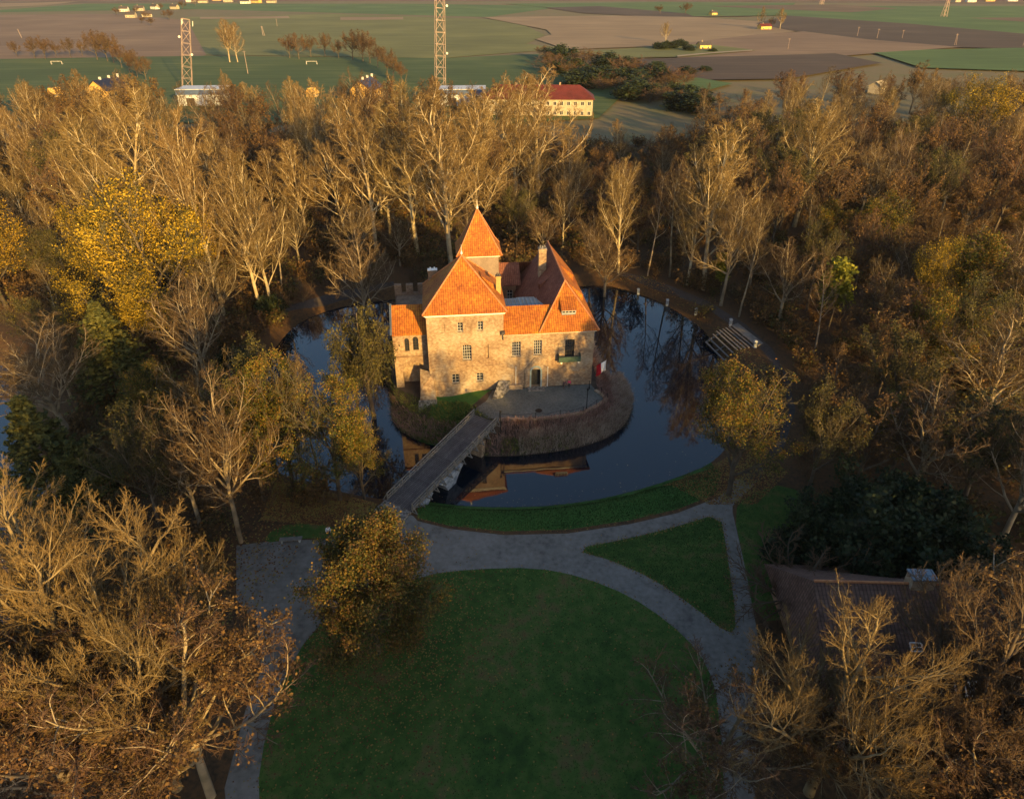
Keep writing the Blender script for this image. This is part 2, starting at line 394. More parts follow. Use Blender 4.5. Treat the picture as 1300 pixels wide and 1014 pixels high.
for k,(nm,mt) in names.items():
    t = T[kind == k]; u, inv = np.unique(t, return_inverse=True)
    me = mesh_np(nm, V3[u], tris=inv.reshape(-1,3), mats=[M[mt]], smooth=(k in (0,3,4)))
    if k == 6: planar_uv(me)
    tag(obj(nm, me), kind='structure')

FARX0, FARX1, FARY0, FARY1 = -9000, 9000, -300, 14000
M['farland'] = mat('far_farmland', [(.12,.12,.045),(.17,.13,.065),(.11,.13,.045)], .004, .95, scale2=.05)
mb = MB()
G = GZ
def quad(a,b,c,d): mb.add([(a,b,G),(c,b,G),(c,d,G),(a,d,G)], [(0,1,2,3)])
quad(FARX0,FARY0,FARX1,PY0); quad(FARX0,PY0,PX0,PY1); quad(PX1,PY0,FARX1,PY1); quad(FARX0,PY1,FARX1,270)
tag(mb.build('wood_floor', M['litter']), kind='structure')
mb = MB(); quad(FARX0,270,FARX1,FARY1)
tag(mb.build('farmland', M['farland']), kind='structure')

# water sheets
c = np.array(MOAT).mean(0)
me = mesh_np('moat_water', [(x,y,WZ) for x,y in MOAT], mats=[M['water']], tris=[(0,i,i+1) for i in range(1,len(MOAT)-1)])
bpy.data.meshes.remove(me)
def flat(name, P, z, m, kindv='structure', off=None):
    me = bpy.data.meshes.new(name); me.from_pydata([(x,y,z) for x,y in P], [], [tuple(range(len(P)))])
    me.materials.append(m); me.update()
    if me.polygons[0].normal.z < 0: me.flip_normals()
    planar_uv(me); return tag(obj(name, me), kind=kindv)
# grow water a little under the banks
def grow(P, d):
    P = np.asarray(P); cc = P.mean(0); v = P-cc; return cc + v*(1+d/np.linalg.norm(v,axis=1))[:,None]
flat('moat_water', grow(MOAT, .05), WZ+.01, M['water'])
flat('pond_water', POND, WZ+.01, M['water'])

# fields beyond the wood, each a sheet a few centimetres above the one below
def fm(name, a, b, c2=None):
    return mat(name, [tuple(v*.72 for v in a), a, b], .012, .95, scale2=.30, mix2=.5, stretch=(.06,1,1,random.choice((-.12,.05,.2))))
FG = fm('winter_wheat', (.075,.13,.035), (.12,.175,.05)); FG2 = fm('meadow', (.14,.145,.045), (.21,.20,.065))
FB = fm('ploughed_soil', (.13,.085,.048), (.20,.13,.075)); FD = fm('dark_soil', (.075,.05,.034), (.115,.078,.052))
FT = fm('stubble', (.26,.18,.10), (.34,.24,.135)); FR = fm('rough_soil', (.20,.13,.08), (.28,.19,.11)); FV = fm('pitch_grass', (.06,.095,.025), (.13,.15,.045))
fields = [
 ('field', FB, [(-300,-8),(400,-12),(900,-12),(1600,-8),(1600,8),(800,2),(400,2),(-300,8)]),
 ('field', FG, [(-300,18),(0,13),(110,5),(520,5),(720,8),(620,22),(250,12),(0,16)]),
 ('field', FT, [(-200,9),(40,4),(100,2),(60,7),(-200,16)]),
 ('field', FR, [(-300,30),(0,19),(150,18),(250,27),(262,70),(240,76),(-300,84)]),
 ('field', FG2,[(235,22),(420,18),(600,24),(655,27),(692,45),(668,56),(720,62),(560,74),(430,72),(262,70)]),
 ('field', FT, [(254,22),(366,20.6),(368,23.5),(254,24.5)]),
 ('field', FT, [(432,22),(512,22),(512,25),(432,26)]),
 ('field', FV, [(-300,80),(262,71),(560,74),(700,68),(760,90),(800,112),(760,150),(600,160),(-300,150)]),
 ('field', FG, [(640,5),(840,3),(1010,4),(1000,14),(870,17),(700,10)]),
 ('field', FD, [(692,10),(760,8),(880,18),(960,21),(840,22),(740,17)]),
 ('field', FT, [(612,22),(780,20),(885,22),(1000,30),(1010,40),(900,52),(860,58),(720,63),(680,50),(700,44),(694,38)]),
 ('field', FG, [(860,12),(1000,8),(1600,8),(1600,60),(1300,44),(1150,30),(1000,20),(880,21)]),
 ('field', FB, [(900,8),(1060,6),(1140,11),(1080,16),(960,11)]),
 ('field', FB, [(1230,23),(1600,20),(1600,34),(1300,28)]),
 ('field', FD, [(1000,20),(1150,30),(1300,43),(1600,62),(1600,66),(1300,62),(1200,60),(1120,56),(1000,38),(960,30)]),
 ('field', FR, [(860,56),(960,44),(1020,40),(1100,50),(1220,60),(1110,68),(1060,72),(860,84)]),
 ('field', FG, [(1110,67),(1180,63),(1290,61),(1600,66),(1600,100),(1170,86)]),
 ('field', FG2,[(735,66),(850,58),(895,56),(960,64),(880,72),(790,74)]),
 ('field', FD, [(770,76),(880,73),(1060,68),(1120,80),(1000,100),(860,102),(800,92)]),
 ('field', FG, [(760,96),(800,90),(880,98),(930,106),(880,120),(800,118)]),
]
for i,(nm,m_,P) in enumerate(fields):
    flat(nm, W(P, GZ+.06*(i+1)), GZ+.06*(i+1), m_)
tk = mat('pale_farm_track', [(.28,.22,.14),(.36,.29,.19)], .1, .95)
flat('track', W([(860,70.5),(905,66.5),(955,63.5),(955,64.6),(905,68),(860,72.3)], 0), 0.02, tk)
0 and flat('track', W([(200,35),(225,24),(250,16),(253,16),(229,25),(206,35)], 0), 0.02, tk)
# ------------------------------------------------------------------ castle
castle = empty('castle', (CO[0], CO[1], 0), CR, 'red brick moated castle with orange tiled roofs and square tower on the island', 'castle')

def arch_pts(s0, s1, za, zb, arch, n=8):
    if not arch: return [(s0,za),(s1,za),(s1,zb),(s0,zb)]
    r = (s1-s0)/2; c = (s0+s1)/2; h = r*arch
    return [(s0,za),(s1,za)] + [(c+r*math.cos(math.pi*i/n), zb-h+h*math.sin(math.pi*i/n)) for i in range(n+1)]

def wall(name, a, b, z0, z1, ops, material, parent, top=None, depth=.35):
    """wall face from a to b (local u,v), real openings with reveals; top: list of (s,z) for a shaped top edge"""
    ax, ay = a; dx, dy = b[0]-a[0], b[1]-a[1]; Ln = math.hypot(dx,dy); dx/=Ln; dy/=Ln
    nx, ny = dy, -dx                     # outward
    outer = [(0,z0),(Ln,z0)] + ([(s,z) for s,z in top] if top else [(Ln,z1),(0,z1)])
    vs=[Vector(p) for p in outer]; es=[(i,(i+1)%len(outer)) for i in range(len(outer))]
    holes=[]
    for o in ops:
        P = arch_pts(*o[:5]); holes.append(P); n=len(vs); vs += [Vector(p) for p in P]; es += [(n+i, n+(i+1)%len(P)) for i in range(len(P))]
    v2,_,f2,*_ = geometry.delaunay_2d_cdt(vs, es, [], 0, 1e-5)
    mb = MB(); tr = []
    for f in f2:
        c = sum((v2[i] for i in f), Vector((0,0)))/len(f)
        if not inside(outer,[c.x],[c.y])[0]: continue
        if any(inside(h,[c.x],[c.y])[0] for h in holes): continue
        tr.append(f)
    P3 = lambda s,z,d=0: (ax+dx*s-nx*d, ay+dy*s-ny*d, z)
    mb.add([P3(v.x,v.y) for v in v2], tr)
    # fix orientation
    for i,f in enumerate(mb.f):
        A,B,C_ = (Vector(mb.v[j]) for j in f[:3])
        if (B-A).cross(C_-A).dot(Vector((nx,ny,0))) < 0: mb.f[i] = f[::-1]
    for h,o in zip(holes,ops):
        d = o[6] if len(o)>6 else depth; n=len(h)
        mb.add([P3(s,z) for s,z in h]+[P3(s,z,d) for s,z in h], [(i,(i+1)%n,n+(i+1)%n,n+i) for i in range(n)])
        if o[5] == 'niche': mb.add([P3(s,z,d) for s,z in h],[tuple(range(n))])
    w = mb.build(name, material, parent)
    # windows
    for h,o in zip(holes,ops):
        k = o[5]
        if k == 'niche': continue
        s0,s1,za,zb = o[:4]; d = (o[6] if len(o)>6 else depth)
        if k in ('door','gate'):
            m2=MB(); n=len(h); m2.add([P3(s,z,d-.02) for s,z in h]+[P3(s,z,d+.06) for s,z in h],[tuple(range(n))]+[(i,n+i,n+(i+1)%n,(i+1)%n) for i in range(n)])
            for q in (.33,.66): m2.bar(P3(s0+(s1-s0)*q,za,d-.04),P3(s0+(s1-s0)*q,zb-.5,d-.04),.06)
            dr=m2.build('door',M['door'],parent); continue
        if k == 'dark': fm_=M['frame_dark']
        else: fm_=M['frame']
        nx_,nz_ = o[7] if len(o)>7 else (2,3)
        m2=MB(); t=.05
        for q in range(nx_+1):
            s=s0+(s1-s0)*q/nx_; ww = t if 0<q<nx_ else t*1.6
            s=min(max(s,s0+.05),s1-.05); m2.bar(P3(s,za,d-.08),P3(s,zb,d-.08),ww,.06)
        for q in range(nz_+1):
            z=za+(zb-za)*q/nz_; z=min(max(z,za+.04),zb-.04); m2.bar(P3(s0,z,d-.08),P3(s1,z,d-.08),.06,t if 0<q<nz_ else t*1.6)
        fr=m2.build('window',fm_,parent)
        m3=MB(); m3.add([P3(s,z,d-.03) for s,z in h],[tuple(range(len(h)))]); m3.build('pane',M['glass'],fr)
        if k=='win':
            m4=MB(); m4.bar(P3(s0-.12,za-.05,-.0),P3(s1+.12,za-.05,-.0),.14,.08); m4.build('sill',M['stone'],fr)
    return w

# ---- tower
TW, TD, TZ = 11.4, 10.6, 13.25
wt = wall('tower_wall', (0,0),(TW,0), -2.4, TZ, [
   (4.55,5.35,10.4,11.9,0,'win'), (7.55,8.35,10.45,11.95,0,'win'),
   (1.9,2.7,10.3,11.8,0,'niche',.12),
   (5.15,6.5,5.5,8.1,.25,'win',.35,(4,5)),
   (8.7,9.1,5.6,7.9,0,'niche',.25),
   (3.35,4.5,1.45,3.1,.2,'win',.35,(2,3)), (7.15,8.2,1.6,3.1,.2,'win',.35,(2,3))], M['brick'], castle)
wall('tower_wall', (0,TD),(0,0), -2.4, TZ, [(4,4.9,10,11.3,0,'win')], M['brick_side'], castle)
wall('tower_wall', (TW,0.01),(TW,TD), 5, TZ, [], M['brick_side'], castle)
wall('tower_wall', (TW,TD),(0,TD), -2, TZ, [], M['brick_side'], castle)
mb=MB(); e=.28; mb.box(-e,TW+e,-e,TD+e,TZ-.05,TZ+.28); mb.box(-.14,TW+.14,-.14,TD+.14,TZ-.22,TZ-.05)
mb.build('cornice',M['white'],castle)
mb=MB(); mb.box(-.05,TW,-.09,.02,4.25,4.45); mb.build('string_course',M['brick'],castle)
AP=(5.7,5.3,20.3); E=.5; z0=TZ+.28
c4=[(-E,-E,z0),(TW+E,-E,z0),(TW+E,TD+E,z0),(-E,TD+E,z0)]
mb=MB(); mb.add(c4+[AP]+[(x,y,z-.12) for x,y,z in c4],[(0,1,4),(1,2,4),(2,3,4),(3,0,4),(5,8,7,6),(0,5,6,1),(1,6,7,2),(2,7,8,3),(3,8,5,0)])
troof=mb.build('tower_roof',M['tile'],castle)
for p in troof.data.polygons: pass
# all four faces share one tile colour
mb=MB()
for c in c4: mb.tube((c[0],c[1],c[2]+.03),(AP[0],AP[1],AP[2]+.05),.13,.13,6)
mb.build('ridge_tiles',M['ridge'],troof)
mb=MB(); mb.tube(AP,(AP[0],AP[1],AP[2]+1.7),.045,.02,6); mb.tube((AP[0],AP[1],AP[2]+.3),(AP[0],AP[1],AP[2]+.7),.18,.1,8)
mb.build('finial',M['white'],troof)
def chimney(u,v,za,zb,w,d,mt,parent,cap=None,pots=2):
    mb=MB(); mb.box(u-w/2,u+w/2,v-d/2,v+d/2,za,zb); mb.box(u-w/2-.08,u+w/2+.08,v-d/2-.08,v+d/2+.08,zb-.28,zb-.12)
    ch=mb.build('chimney',mt,parent)
    mb=MB(); mb.box(u-w/2-.05,u+w/2+.05,v-d/2-.05,v+d/2+.05,zb+.003,zb+.09)
    for i in range(pots):
        x=u+(i-(pots-1)/2)*w/max(1,pots)*.9; mb.tube((x,v,zb+.09),(x,v,zb+.42),.13,.11,8)
    mb.build('chimney_cap',cap or M['slate'],ch); return ch
chimney(11.1,5.0,13.6,17.0,.72,.6,M['chim_yellow'],troof)
chimney(1.2,9.9,13.6,16.4,1.4,.8,M['brick_side'],troof,M['white'])
# shed dormer on the right slope
mb=MB(); mb.add([(8.4,3.6,17.6),(10.3,3.6,16.2),(10.3,5.6,16.2),(8.4,5.6,17.6),(10.3,3.6,15.3),(10.3,5.6,15.3)],[(0,1,2,3),(1,4,5,2),(0,4,1),(3,2,5)])
mb.build('dormer',M['tile'],troof)

# ---- turret
U0,U1,V0,V1,UZ=5.7,12.1,15.8,21.0,16.0
wall('turret_wall',(U0,V0),(U1,V0),0,UZ,[(1.4,2.35,13.1,14.4,0,'win',.2,(2,2))],M['plaster'],castle)
for a,b in (((U1,V0),(U1,V1)),((U1,V1),(U0,V1)),((U0,V1),(U0,V0))): wall('turret_wall',a,b,0,UZ,[],M['plaster'],castle)
mb=MB(); s=U0+1.4
for x0,x1,z0_,z1_ in ((s-.2,s,12.9,14.6),(s+.95,s+1.15,12.9,14.6),(s,s+.95,12.9,13.1),(s,s+.95,14.4,14.6)): mb.box(x0,x1,V0-.05,V0+.02,z0_,z1_)
mb.build('window_surround',M['white'],castle)
mb=MB(); mb.box(U0-.25,U1+.25,V0-.25,V1+.25,UZ-.05,UZ+.3); mb.build('cornice',M['white'],castle)
uc,vc=(U0+U1)/2,(V0+V1)/2; z0=UZ+.3
def ring(e,z): return [(U0-e,V0-e,z),(U1+e,V0-e,z),(U1+e,V1+e,z),(U0-e,V1+e,z)]
r0,r1=ring(.6,z0),ring(-.25,z0+1.25)
mb=MB(); mb.add(r0+r1+[(uc,vc,23.3)]+[(x,y,z-.1) for x,y,z in r0],
  [(0,1,5,4),(1,2,6,5),(2,3,7,6),(3,0,4,7),(4,5,8),(5,6,8),(6,7,8),(7,4,8),(9,12,11,10),(0,9,10,1),(1,10,11,2),(2,11,12,3),(3,12,9,0)])
tr2=mb.build('turret_roof',M['tile'],castle)
mb=MB()
for a,b in zip(r0,r1): mb.tube(a,b,.1,.1,6); mb.tube(b,(uc,vc,23.35),.1,.08,6)
mb.build('ridge_tiles',M['ridge'],tr2)
mb=MB(); mb.tube((uc,vc,23.1),(uc,vc,24.7),.05,.02,6); mb.tube((uc,vc,23.3),(uc,vc,23.7),.2,.1,8); mb.build('finial',M['white'],tr2)

# ---- gate wing and right wing (one front)
RZ=9.55; RU=25.3
gate_s=(15.1-TW,16.5-TW)
wall('gate_wall',(TW,0),(RU,0),-.6,RZ,[
  (1.25,2.6,5.7,8.2,0,'win',.3,(4,5)),(4.6,5.85,5.8,8.3,0,'win',.3,(4,5)),
  (gate_s[0]+.55,gate_s[1]+.65,0.05,3.6,1.0,'door',.7),
  (9.45,10.9,5.1,8.2,.15,'dark',.3,(4,6)),
  (8.0,8.4,5.0,7.6,0,'niche',.15)],M['brick'],castle)
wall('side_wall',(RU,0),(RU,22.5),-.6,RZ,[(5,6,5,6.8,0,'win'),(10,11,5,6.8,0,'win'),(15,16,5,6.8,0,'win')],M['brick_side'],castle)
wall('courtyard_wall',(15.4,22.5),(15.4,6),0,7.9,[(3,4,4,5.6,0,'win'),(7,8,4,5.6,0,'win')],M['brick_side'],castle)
mb=MB(); mb.add([(RU,22.5,0),(15.4,22.5,0),(15.4,22.5,8),(21.5,22.5,15.2),(RU,22.5,RZ)],[(0,1,2,3,4)]); mb.build('gable_wall',M['brick_side'],castle)
# portal frame: stepped gable over the gate
gc=gate_s[0]+TW+.6+.7
mb=MB()
y0=-.16
mb.box(gc-1.75,gc-.78,y0,-.003,0.0,3.3); mb.box(gc+.78,gc+1.75,y0,-.003,0.0,3.3)
mb.add([(gc-1.75,y0,3.3),(gc+1.75,y0,3.3),(gc+.25,y0,5.3),(gc-.25,y0,5.3),(gc-1.75,-.003,3.3),(gc+1.75,-.003,3.3),(gc+.25,-.003,5.3),(gc-.25,-.003,5.3)],[(0,1,2,3),(1,5,6,2),(0,3,7,4),(3,2,6,7)])
portal=mb.build('portal',M['brick'],castle)
mb=MB(); A=arch_pts(gc-.72,gc+.72,.05,3.65,1.0); B=arch_pts(gc-.98,gc+.98,.05,3.95,1.0)
mb.add([(s,y0-.05,z) for s,z in A]+[(s,y0-.05,z) for s,z in B]+[(s,-.01,z) for s,z in B],
   [(i,i+1,len(A)+i+1,len(A)+i) for i in range(1,len(A)-1)]+[(len(A)+i,len(A)+i+1,2*len(A)+i+1,2*len(A)+i) for i in range(1,len(A)-1)]+[(0,len(A)-1,2*len(A)-1,len(A)),(len(A),2*len(A)-1,3*len(A)-1,2*len(A))])
mb.build('arch_band',M['portal'],portal)
mb=MB(); mb.box(TW-.1,RU+.3,-.32,-.0,RZ-.02,RZ+.24); mb.box(RU+.0,RU+.3,0,22.7,RZ-.02,RZ+.24)
mb.build('cornice',M['white'],castle)
# downpipes: pale
for u in (13.25,18.25):
    mb=MB(); mb.tube((u,-.14,.1),(u,-.14,RZ-5.6 if u<14 else RZ-5.9),.06,.06,6); mb.build('downpipe',M['white'],castle)
mb=MB(); mb.box(TW-.35,TW+.15,-.5,-.02,RZ+.1,RZ+.7); mb.bar((TW-.1,-.2,RZ+.1),(TW-.1,-.2,RZ-.8),.1); mb.build('rain_hopper',M['slate'],castle)
# gate wing roof
gz0=RZ+.26
mb=MB(); mb.slab([(TW+.02,-.55,gz0),(17.2,-.55,gz0),(19.4,3.1,12.75),(TW+.02,3.1,12.75)],.12); groof=mb.build('gate_roof',M['tile'],castle)
# right wing roof: steep hip
zr=15.6; RUu=21.4; eL,eR=16.7,RU+.62; zf=gz0+.01
k=(zr-zf)/(RUu-eL)
lowL=(15.0, zr-k*(RUu-15.0))
hip=(RUu,5.2,zr); back=(RUu,22.9,zr)
mb=MB()
V=[(eL,-.58,zf),(eR,-.58,zf),hip,back,(eR,22.9,zf),(lowL[0],22.9,lowL[1]),(lowL[0],6.8,lowL[1]),
   (eR-1.4+1.4,0,zf)]
# left slope polygon lies in one plane
P=lambda u,v:(u,v,zr-k*(RUu-u))
mb.add([(eL,-.58,zf),(eR,-.58,zf),hip],[(0,1,2)])
mb.add([hip,P(eL,-.58),P(16.0,3.2),P(15.0,6.8),P(15.0,22.9),back],[(5,4,3,2,1,0)],1)  # left slope faces away from the sun: shade painted as darker tile
mb.add([(eR,-.58,zf),(eR,22.9,zf),back,hip],[(0,1,2,3)])
mb.add([(eL,-.58,zf-.1),(eR,-.58,zf-.1),(eR,22.9,zf-.1),(eL,22.9,zf-.1)],[(3,2,1,0)])
mb.add([(eL,-.58,zf-.1),(eR,-.58,zf-.1),(eR,-.58,zf),(eL,-.58,zf)],[(0,1,2,3)])
mb.add([(eR,-.58,zf-.1),(eR,22.9,zf-.1),(eR,22.9,zf),(eR,-.58,zf)],[(0,1,2,3)])
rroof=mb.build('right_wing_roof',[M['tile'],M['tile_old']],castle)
mb=MB(); mb.tube((eL,-.58,zf+.03),(hip[0],hip[1],zr+.05),.12,.12,6); mb.tube((eR,-.58,zf+.03),(hip[0],hip[1],zr+.05),.12,.12,6); mb.tube((RUu,5.2,zr+.05),(RUu,22.9,zr+.05),.14,.14,6)
mb.build('ridge_tiles',M['ridge'],rroof)
# hatch dormer in the hip face
hk=(zr-zf)/(5.2+.58)
zh=lambda v: zf+hk*(v+.58)
d0,d1=20.4,22.5; v0=1.35; zt=zh(v0)+.95
vt=(zt+.35-zf)/hk-.58
mb=MB()
mb.add([(d0,v0,zh(v0)),(d0,v0,zt),(d0,v0+1.55,zh(v0+1.55)+.0),(d1,v0,zh(v0)),(d1,v0,zt),(d1,v0+1.55,zh(v0+1.55))],[(0,1,2),(3,5,4)])
mb.slab([(d0-.12,v0-.25,zt-.1),(d1+.12,v0-.25,zt-.1),(d1+.12,v0+2.0,zh(v0+2.0)+.03),(d0-.12,v0+2.0,zh(v0+2.0)+.03)],.08)
dm=mb.build('dormer',M['tile'],rroof)
mb=MB(); mb.box(d0,d1,v0-.03,v0+.03,zh(v0)-.1,zh(v0)+.25)
mb.build('dormer_cheek',M['portal'],dm)
mb=MB()
for i in range(5): x=d0+(d1-d0)*i/4; mb.bar((x,v0-.04,zh(v0)+.2),(x,v0-.04,zt),.08)
for z in (zh(v0)+.25,zt-.05,(zh(v0)+.25+zt)/2): mb.bar((d0,v0-.04,z),(d1,v0-.04,z),.07)
w_=mb.build('dormer_window',M['frame'],dm)
mb=MB(); mb.add([(d0,v0,zh(v0)+.2),(d1,v0,zh(v0)+.2),(d1,v0,zt),(d0,v0,zt)],[(0,1,2,3)]); mb.build('dormer_pane',M['glass'],dm)
# two shed dormers on the right slope, one on the left slope
for (va,vb,ua) in ((6.6,8.4,23.4),(14.2,16.2,23.3)):
    mb=MB(); zz=lambda u: zr-(zr-zf)/(eR-RUu)*(u-RUu)
    ub=ua+1.2; ztop=zz(ua)+.05; zb_=zz(ub)
    mb.slab([(ua-1,va,zz(ua-1)+.05),(ub+.1,va,zb_+.95),(ub+.1,vb,zb_+.95),(ua-1,vb,zz(ua-1)+.05)],.1)
    mb.add([(ub,va,zb_-.05),(ub,vb,zb_-.05),(ub,vb,zb_+.9),(ub,va,zb_+.9),(ua-.8,va,zz(ua-.8)),(ua-.8,vb,zz(ua-.8))],[(0,1,2,3),(0,3,4),(1,5,2)])
    mb.build('dormer',M['tile'],rroof)
mb=MB(); zz=lambda u: zr-k*(RUu-u)
mb.slab([(19.8,11.0,zz(19.8)+.04),(18.2,11.0,zz(18.2)+.9),(18.2,12.6,zz(18.2)+.9),(19.8,12.6,zz(19.8)+.04)],.1)
mb.add([(18.25,11.05,zz(18.25)),(18.25,12.55,zz(18.25)),(18.25,12.55,zz(18.25)+.85),(18.25,11.05,zz(18.25)+.85),(19.5,11.05,zz(19.5)),(19.5,12.55,zz(19.5))],[(0,3,2,1),(0,4,3),(1,2,5)])
mb.build('dormer',M['tile_old'],rroof)  # same painted shade tone as the left slope
chimney(19.3,15.2,11.5,17.3,1.25,1.1,M['brick'],rroof,M['stone'],3)
# sheet metal roof over the inner yard passage
mb=MB(); mb.slab([(TW+.2,3.12,12.45),(18.3,3.12,12.45),(16.9,7.6,12.1),(14.1,7.6,12.1),(14.1,7.4,12.1),(TW+.2,7.4,12.1)],.12)
for x in np.arange(TW+.9,17.6,.62): mb.bar((x,3.3,12.49),(x+(-.0),7.3,12.16),.05,.05)
mb.build('metal_roof',M['metal_roof'],castle)
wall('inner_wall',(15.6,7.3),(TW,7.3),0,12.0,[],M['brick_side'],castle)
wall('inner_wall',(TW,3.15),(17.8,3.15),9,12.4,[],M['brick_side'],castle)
# rear wing
wall('rear_wall',(TW,19.2),(15.4,19.2),0,9.2,[(.8,1.8,6.3,8.2,0,'win'),(2.4,3.4,6.3,8.2,0,'win')],M['brick_side'],castle)
mb=MB(); mb.slab([(TW+.7,18.8,9.3),(16.2,18.8,9.3),(16.2,22.3,12.2),(TW+.7,22.3,12.2)],.12); mb.slab([(TW,24.6,9.3),(TW,22.3,12.2),(RUu,22.3,12.2),(RUu,24.6,9.3)],.12)
mb.build('rear_roof',M['tile_red'] if 0 else M['tile_old'],castle)
wall('rear_wall',(15.4,24.4),(0,24.4),-1,9.2,[],M['brick_side'],castle)
# ---- left wing
LU=-5.3; LV=2.1; LZ=9.35
wall('left_wing_wall',(LU,LV),(-.02,LV),-3,LZ,[(1.75,2.45,6.4,8.6,1.0,'dark',.3,(2,5)),(3.0,3.85,6.5,8.8,1.0,'dark',.3,(2,5)),
   (1.15,4.85,-3,4.35,1.0,'niche',1.6)],M['brick'],castle)
wall('left_wing_wall',(LU,17.4),(LU,LV),-3,LZ,[],M['brick_side'],castle)
mb=MB(); mb.box(LU-.05,-.03,LV-.12,LV-.002,5.35,5.55); mb.build('string_course',M['brick_side'],castle)
mb=MB(); mb.slab([(LU,LV-.35,LZ+.05),(-.02,LV-.35,LZ+.05),(-.02,LV+3.5,12.6),(LU,LV+3.5,12.6)],.15); lroof=mb.build('left_wing_roof',M['tile'],castle)
mb=MB(); mb.bar((LU-.12,LV-.4,LZ+.1),(LU-.12,LV+3.6,12.75),.3,.25); mb.build('verge_coping',M['metal_roof'],lroof)
mb=MB(); mb.add([(LU+.02,LV+3.4,5),(-.02,LV+3.4,5),(-.02,LV+3.4,12.5),(LU+.02,LV+3.4,12.5)],[(0,3,2,1)]); mb.add([(LU+.03,LV,LZ),(LU+.03,LV+3.4,5),(LU+.03,LV+3.4,12.5)],[(0,2,1)])
mb.build('left_wing_rear_wall',M['brick_side'],castle)
# crenellated curtain wall
mb=MB(); mb.box(LU-.2,U0-.02,16.9,17.7,-2,9.4)
x=LU-.2
while x < U0-1.2:
    mb.box(x,x+1.15,16.9,17.7,9.403,11.0); x+=1.95
mb.build('battlement_wall',M['brick_side'],castle)
mb=MB(); mb.box(LU+.05,-.1,10.4,16.86,8.9,9.2); mb.build('wall_walk',M['brick_side'],castle)
# ---- buttress with rubble foot
mb=MB()
def prism(uv, zt, zb): pass
mb.add([(-1.9,-1.2,-2.6),(.9,-1.2,-2.6),(.9,.0,-2.6),(-1.9,1.6,-2.6),(-1.5,-1.0,1.2),(.55,-1.0,1.2),(.55,0,3.6),(-1.5,1.4,3.6)],[(0,1,5,4),(1,2,6,5),(2,3,7,6),(3,0,4,7),(4,5,6,7)])
bt=mb.build('buttress',M['brick'],castle)
mb=MB(); mb.add([(-2.2,-3.4,-3.3),(.6,-3.4,-3.3),(.9,-1.25,-.5),(-1.9,-1.25,-.5),(-2.3,-3.4,-3.6),(.7,-3.4,-3.6),(1.0,-1.15,-3.2),(-2.0,-1.15,-3.2)],[(0,1,2,3),(4,5,1,0),(5,6,2,1),(7,4,0,3)])
mb.build('buttress_foot',M['stone'],bt)
# ---- balcony
bu0,bu1=19.8,23.2
mb=MB(); mb.box(bu0,bu1,-1.0,-.02,4.75,4.95); balc=mb.build('balcony',M['green_paint'],castle)
mb=MB(); mb.box(bu0,bu1,-1.0,-.94,4.96,5.55); mb.box(bu0,bu0+.06,-.93,-.02,4.96,5.9); mb.box(bu1-.06,bu1,-.93,-.02,4.96,5.9); mb.bar((bu0,-.97,5.62),(bu1,-.97,5.62),.08)
mb.build('balcony_parapet',M['green_paint'],balc)
for u in (bu0+.3,bu1-.4):
    mb=MB(); mb.box(u,u+.25,-.9,-.02,4.45,4.74); mb.build('balcony_bracket',M['white'],balc)

# stone ramp block beside the gate
mb=MB()
mb.add([(9.3,-3.0,-.95),(10.9,-2.6,-.3),(12.4,-.1,.0),(10.6,-.1,.0),(9.3,-3.0,.2),(10.9,-2.6,.35),(12.4,-.1,1.5),(10.6,-.1,1.6)],[(0,1,5,4),(1,2,6,5),(3,0,4,7),(4,5,6,7)])
mb.build('stone_ramp',M['stone'],castle)
mb=MB(); mb.box(12.1,14.3,-.5,-.02,0,.85); mb.build('plinth_step',M['brick'],castle)
mb=MB(); mb.box(gc-1.3,gc+1.3,-1.3,-.17,.003,.14); mb.build('door_step',M['stone'],castle)
# ------------------------------------------------------------------ bridge
def v3(p, z): return Vector((p[0], p[1], z))
A=v3(gp(506,642,-1.2),-1.2); B=v3(gp(617,531,0.05),.05)
br=empty('footbridge',(A.x,A.y,A.z),math.atan2(B.y-A.y,B.x-A.x),'long grey timber footbridge with plank deck crossing the moat to the island','bridge')
Lb=(Vector((B.x,B.y))-Vector((A.x,A.y))).length; rise=B.z-A.z; hw=1.95
zb=lambda x: rise*x/Lb
mb=MB(); n=int(Lb/.32)
for i in range(n):
    x=i*Lb/n; j=random.uniform(-.05,.05); zz=zb(x)+random.uniform(-.008,.008)
    mb.box(x,x+Lb/n-.025,-hw+j,hw+j,zz-.08,zz)
mb.build('deck',M['planks'],br)
mb=MB()
for y in (-1.75,0,1.75): mb.bar((0,y,-.3),(Lb,y,rise-.3),.25,.4)
mb.build('beam',M['rail'],br)
for s in (-1,1):
    mb=MB(); y=s*(hw+.02)
    for h in (.5,1.0): mb.bar((.2,y,h+zb(.2)),(Lb-.1,y,zb(Lb)+h),.10,.14)
    mb.bar((.2,y,.12),(Lb-.1,y,zb(Lb)+.12),.12,.16)
    r=mb.build('railing',M['rail'],br)
    k=13
    for i in range(k+1):
        mb=MB(); x=.25+(Lb-.5)*i/k; mb.box(x-.07,x+.07,y-.07,y+.07,zb(x)-.45,zb(x)+1.08)
        mb.bar((x,y+s*.06,zb(x)+.85),(x,y+s*.75,zb(x)-.35),.10,.10); mb.bar((x,y,zb(x)-.36),(x,y+s*.85,zb(x)-.36),.12,.14)
        mb.build('post',M['rail'],r)
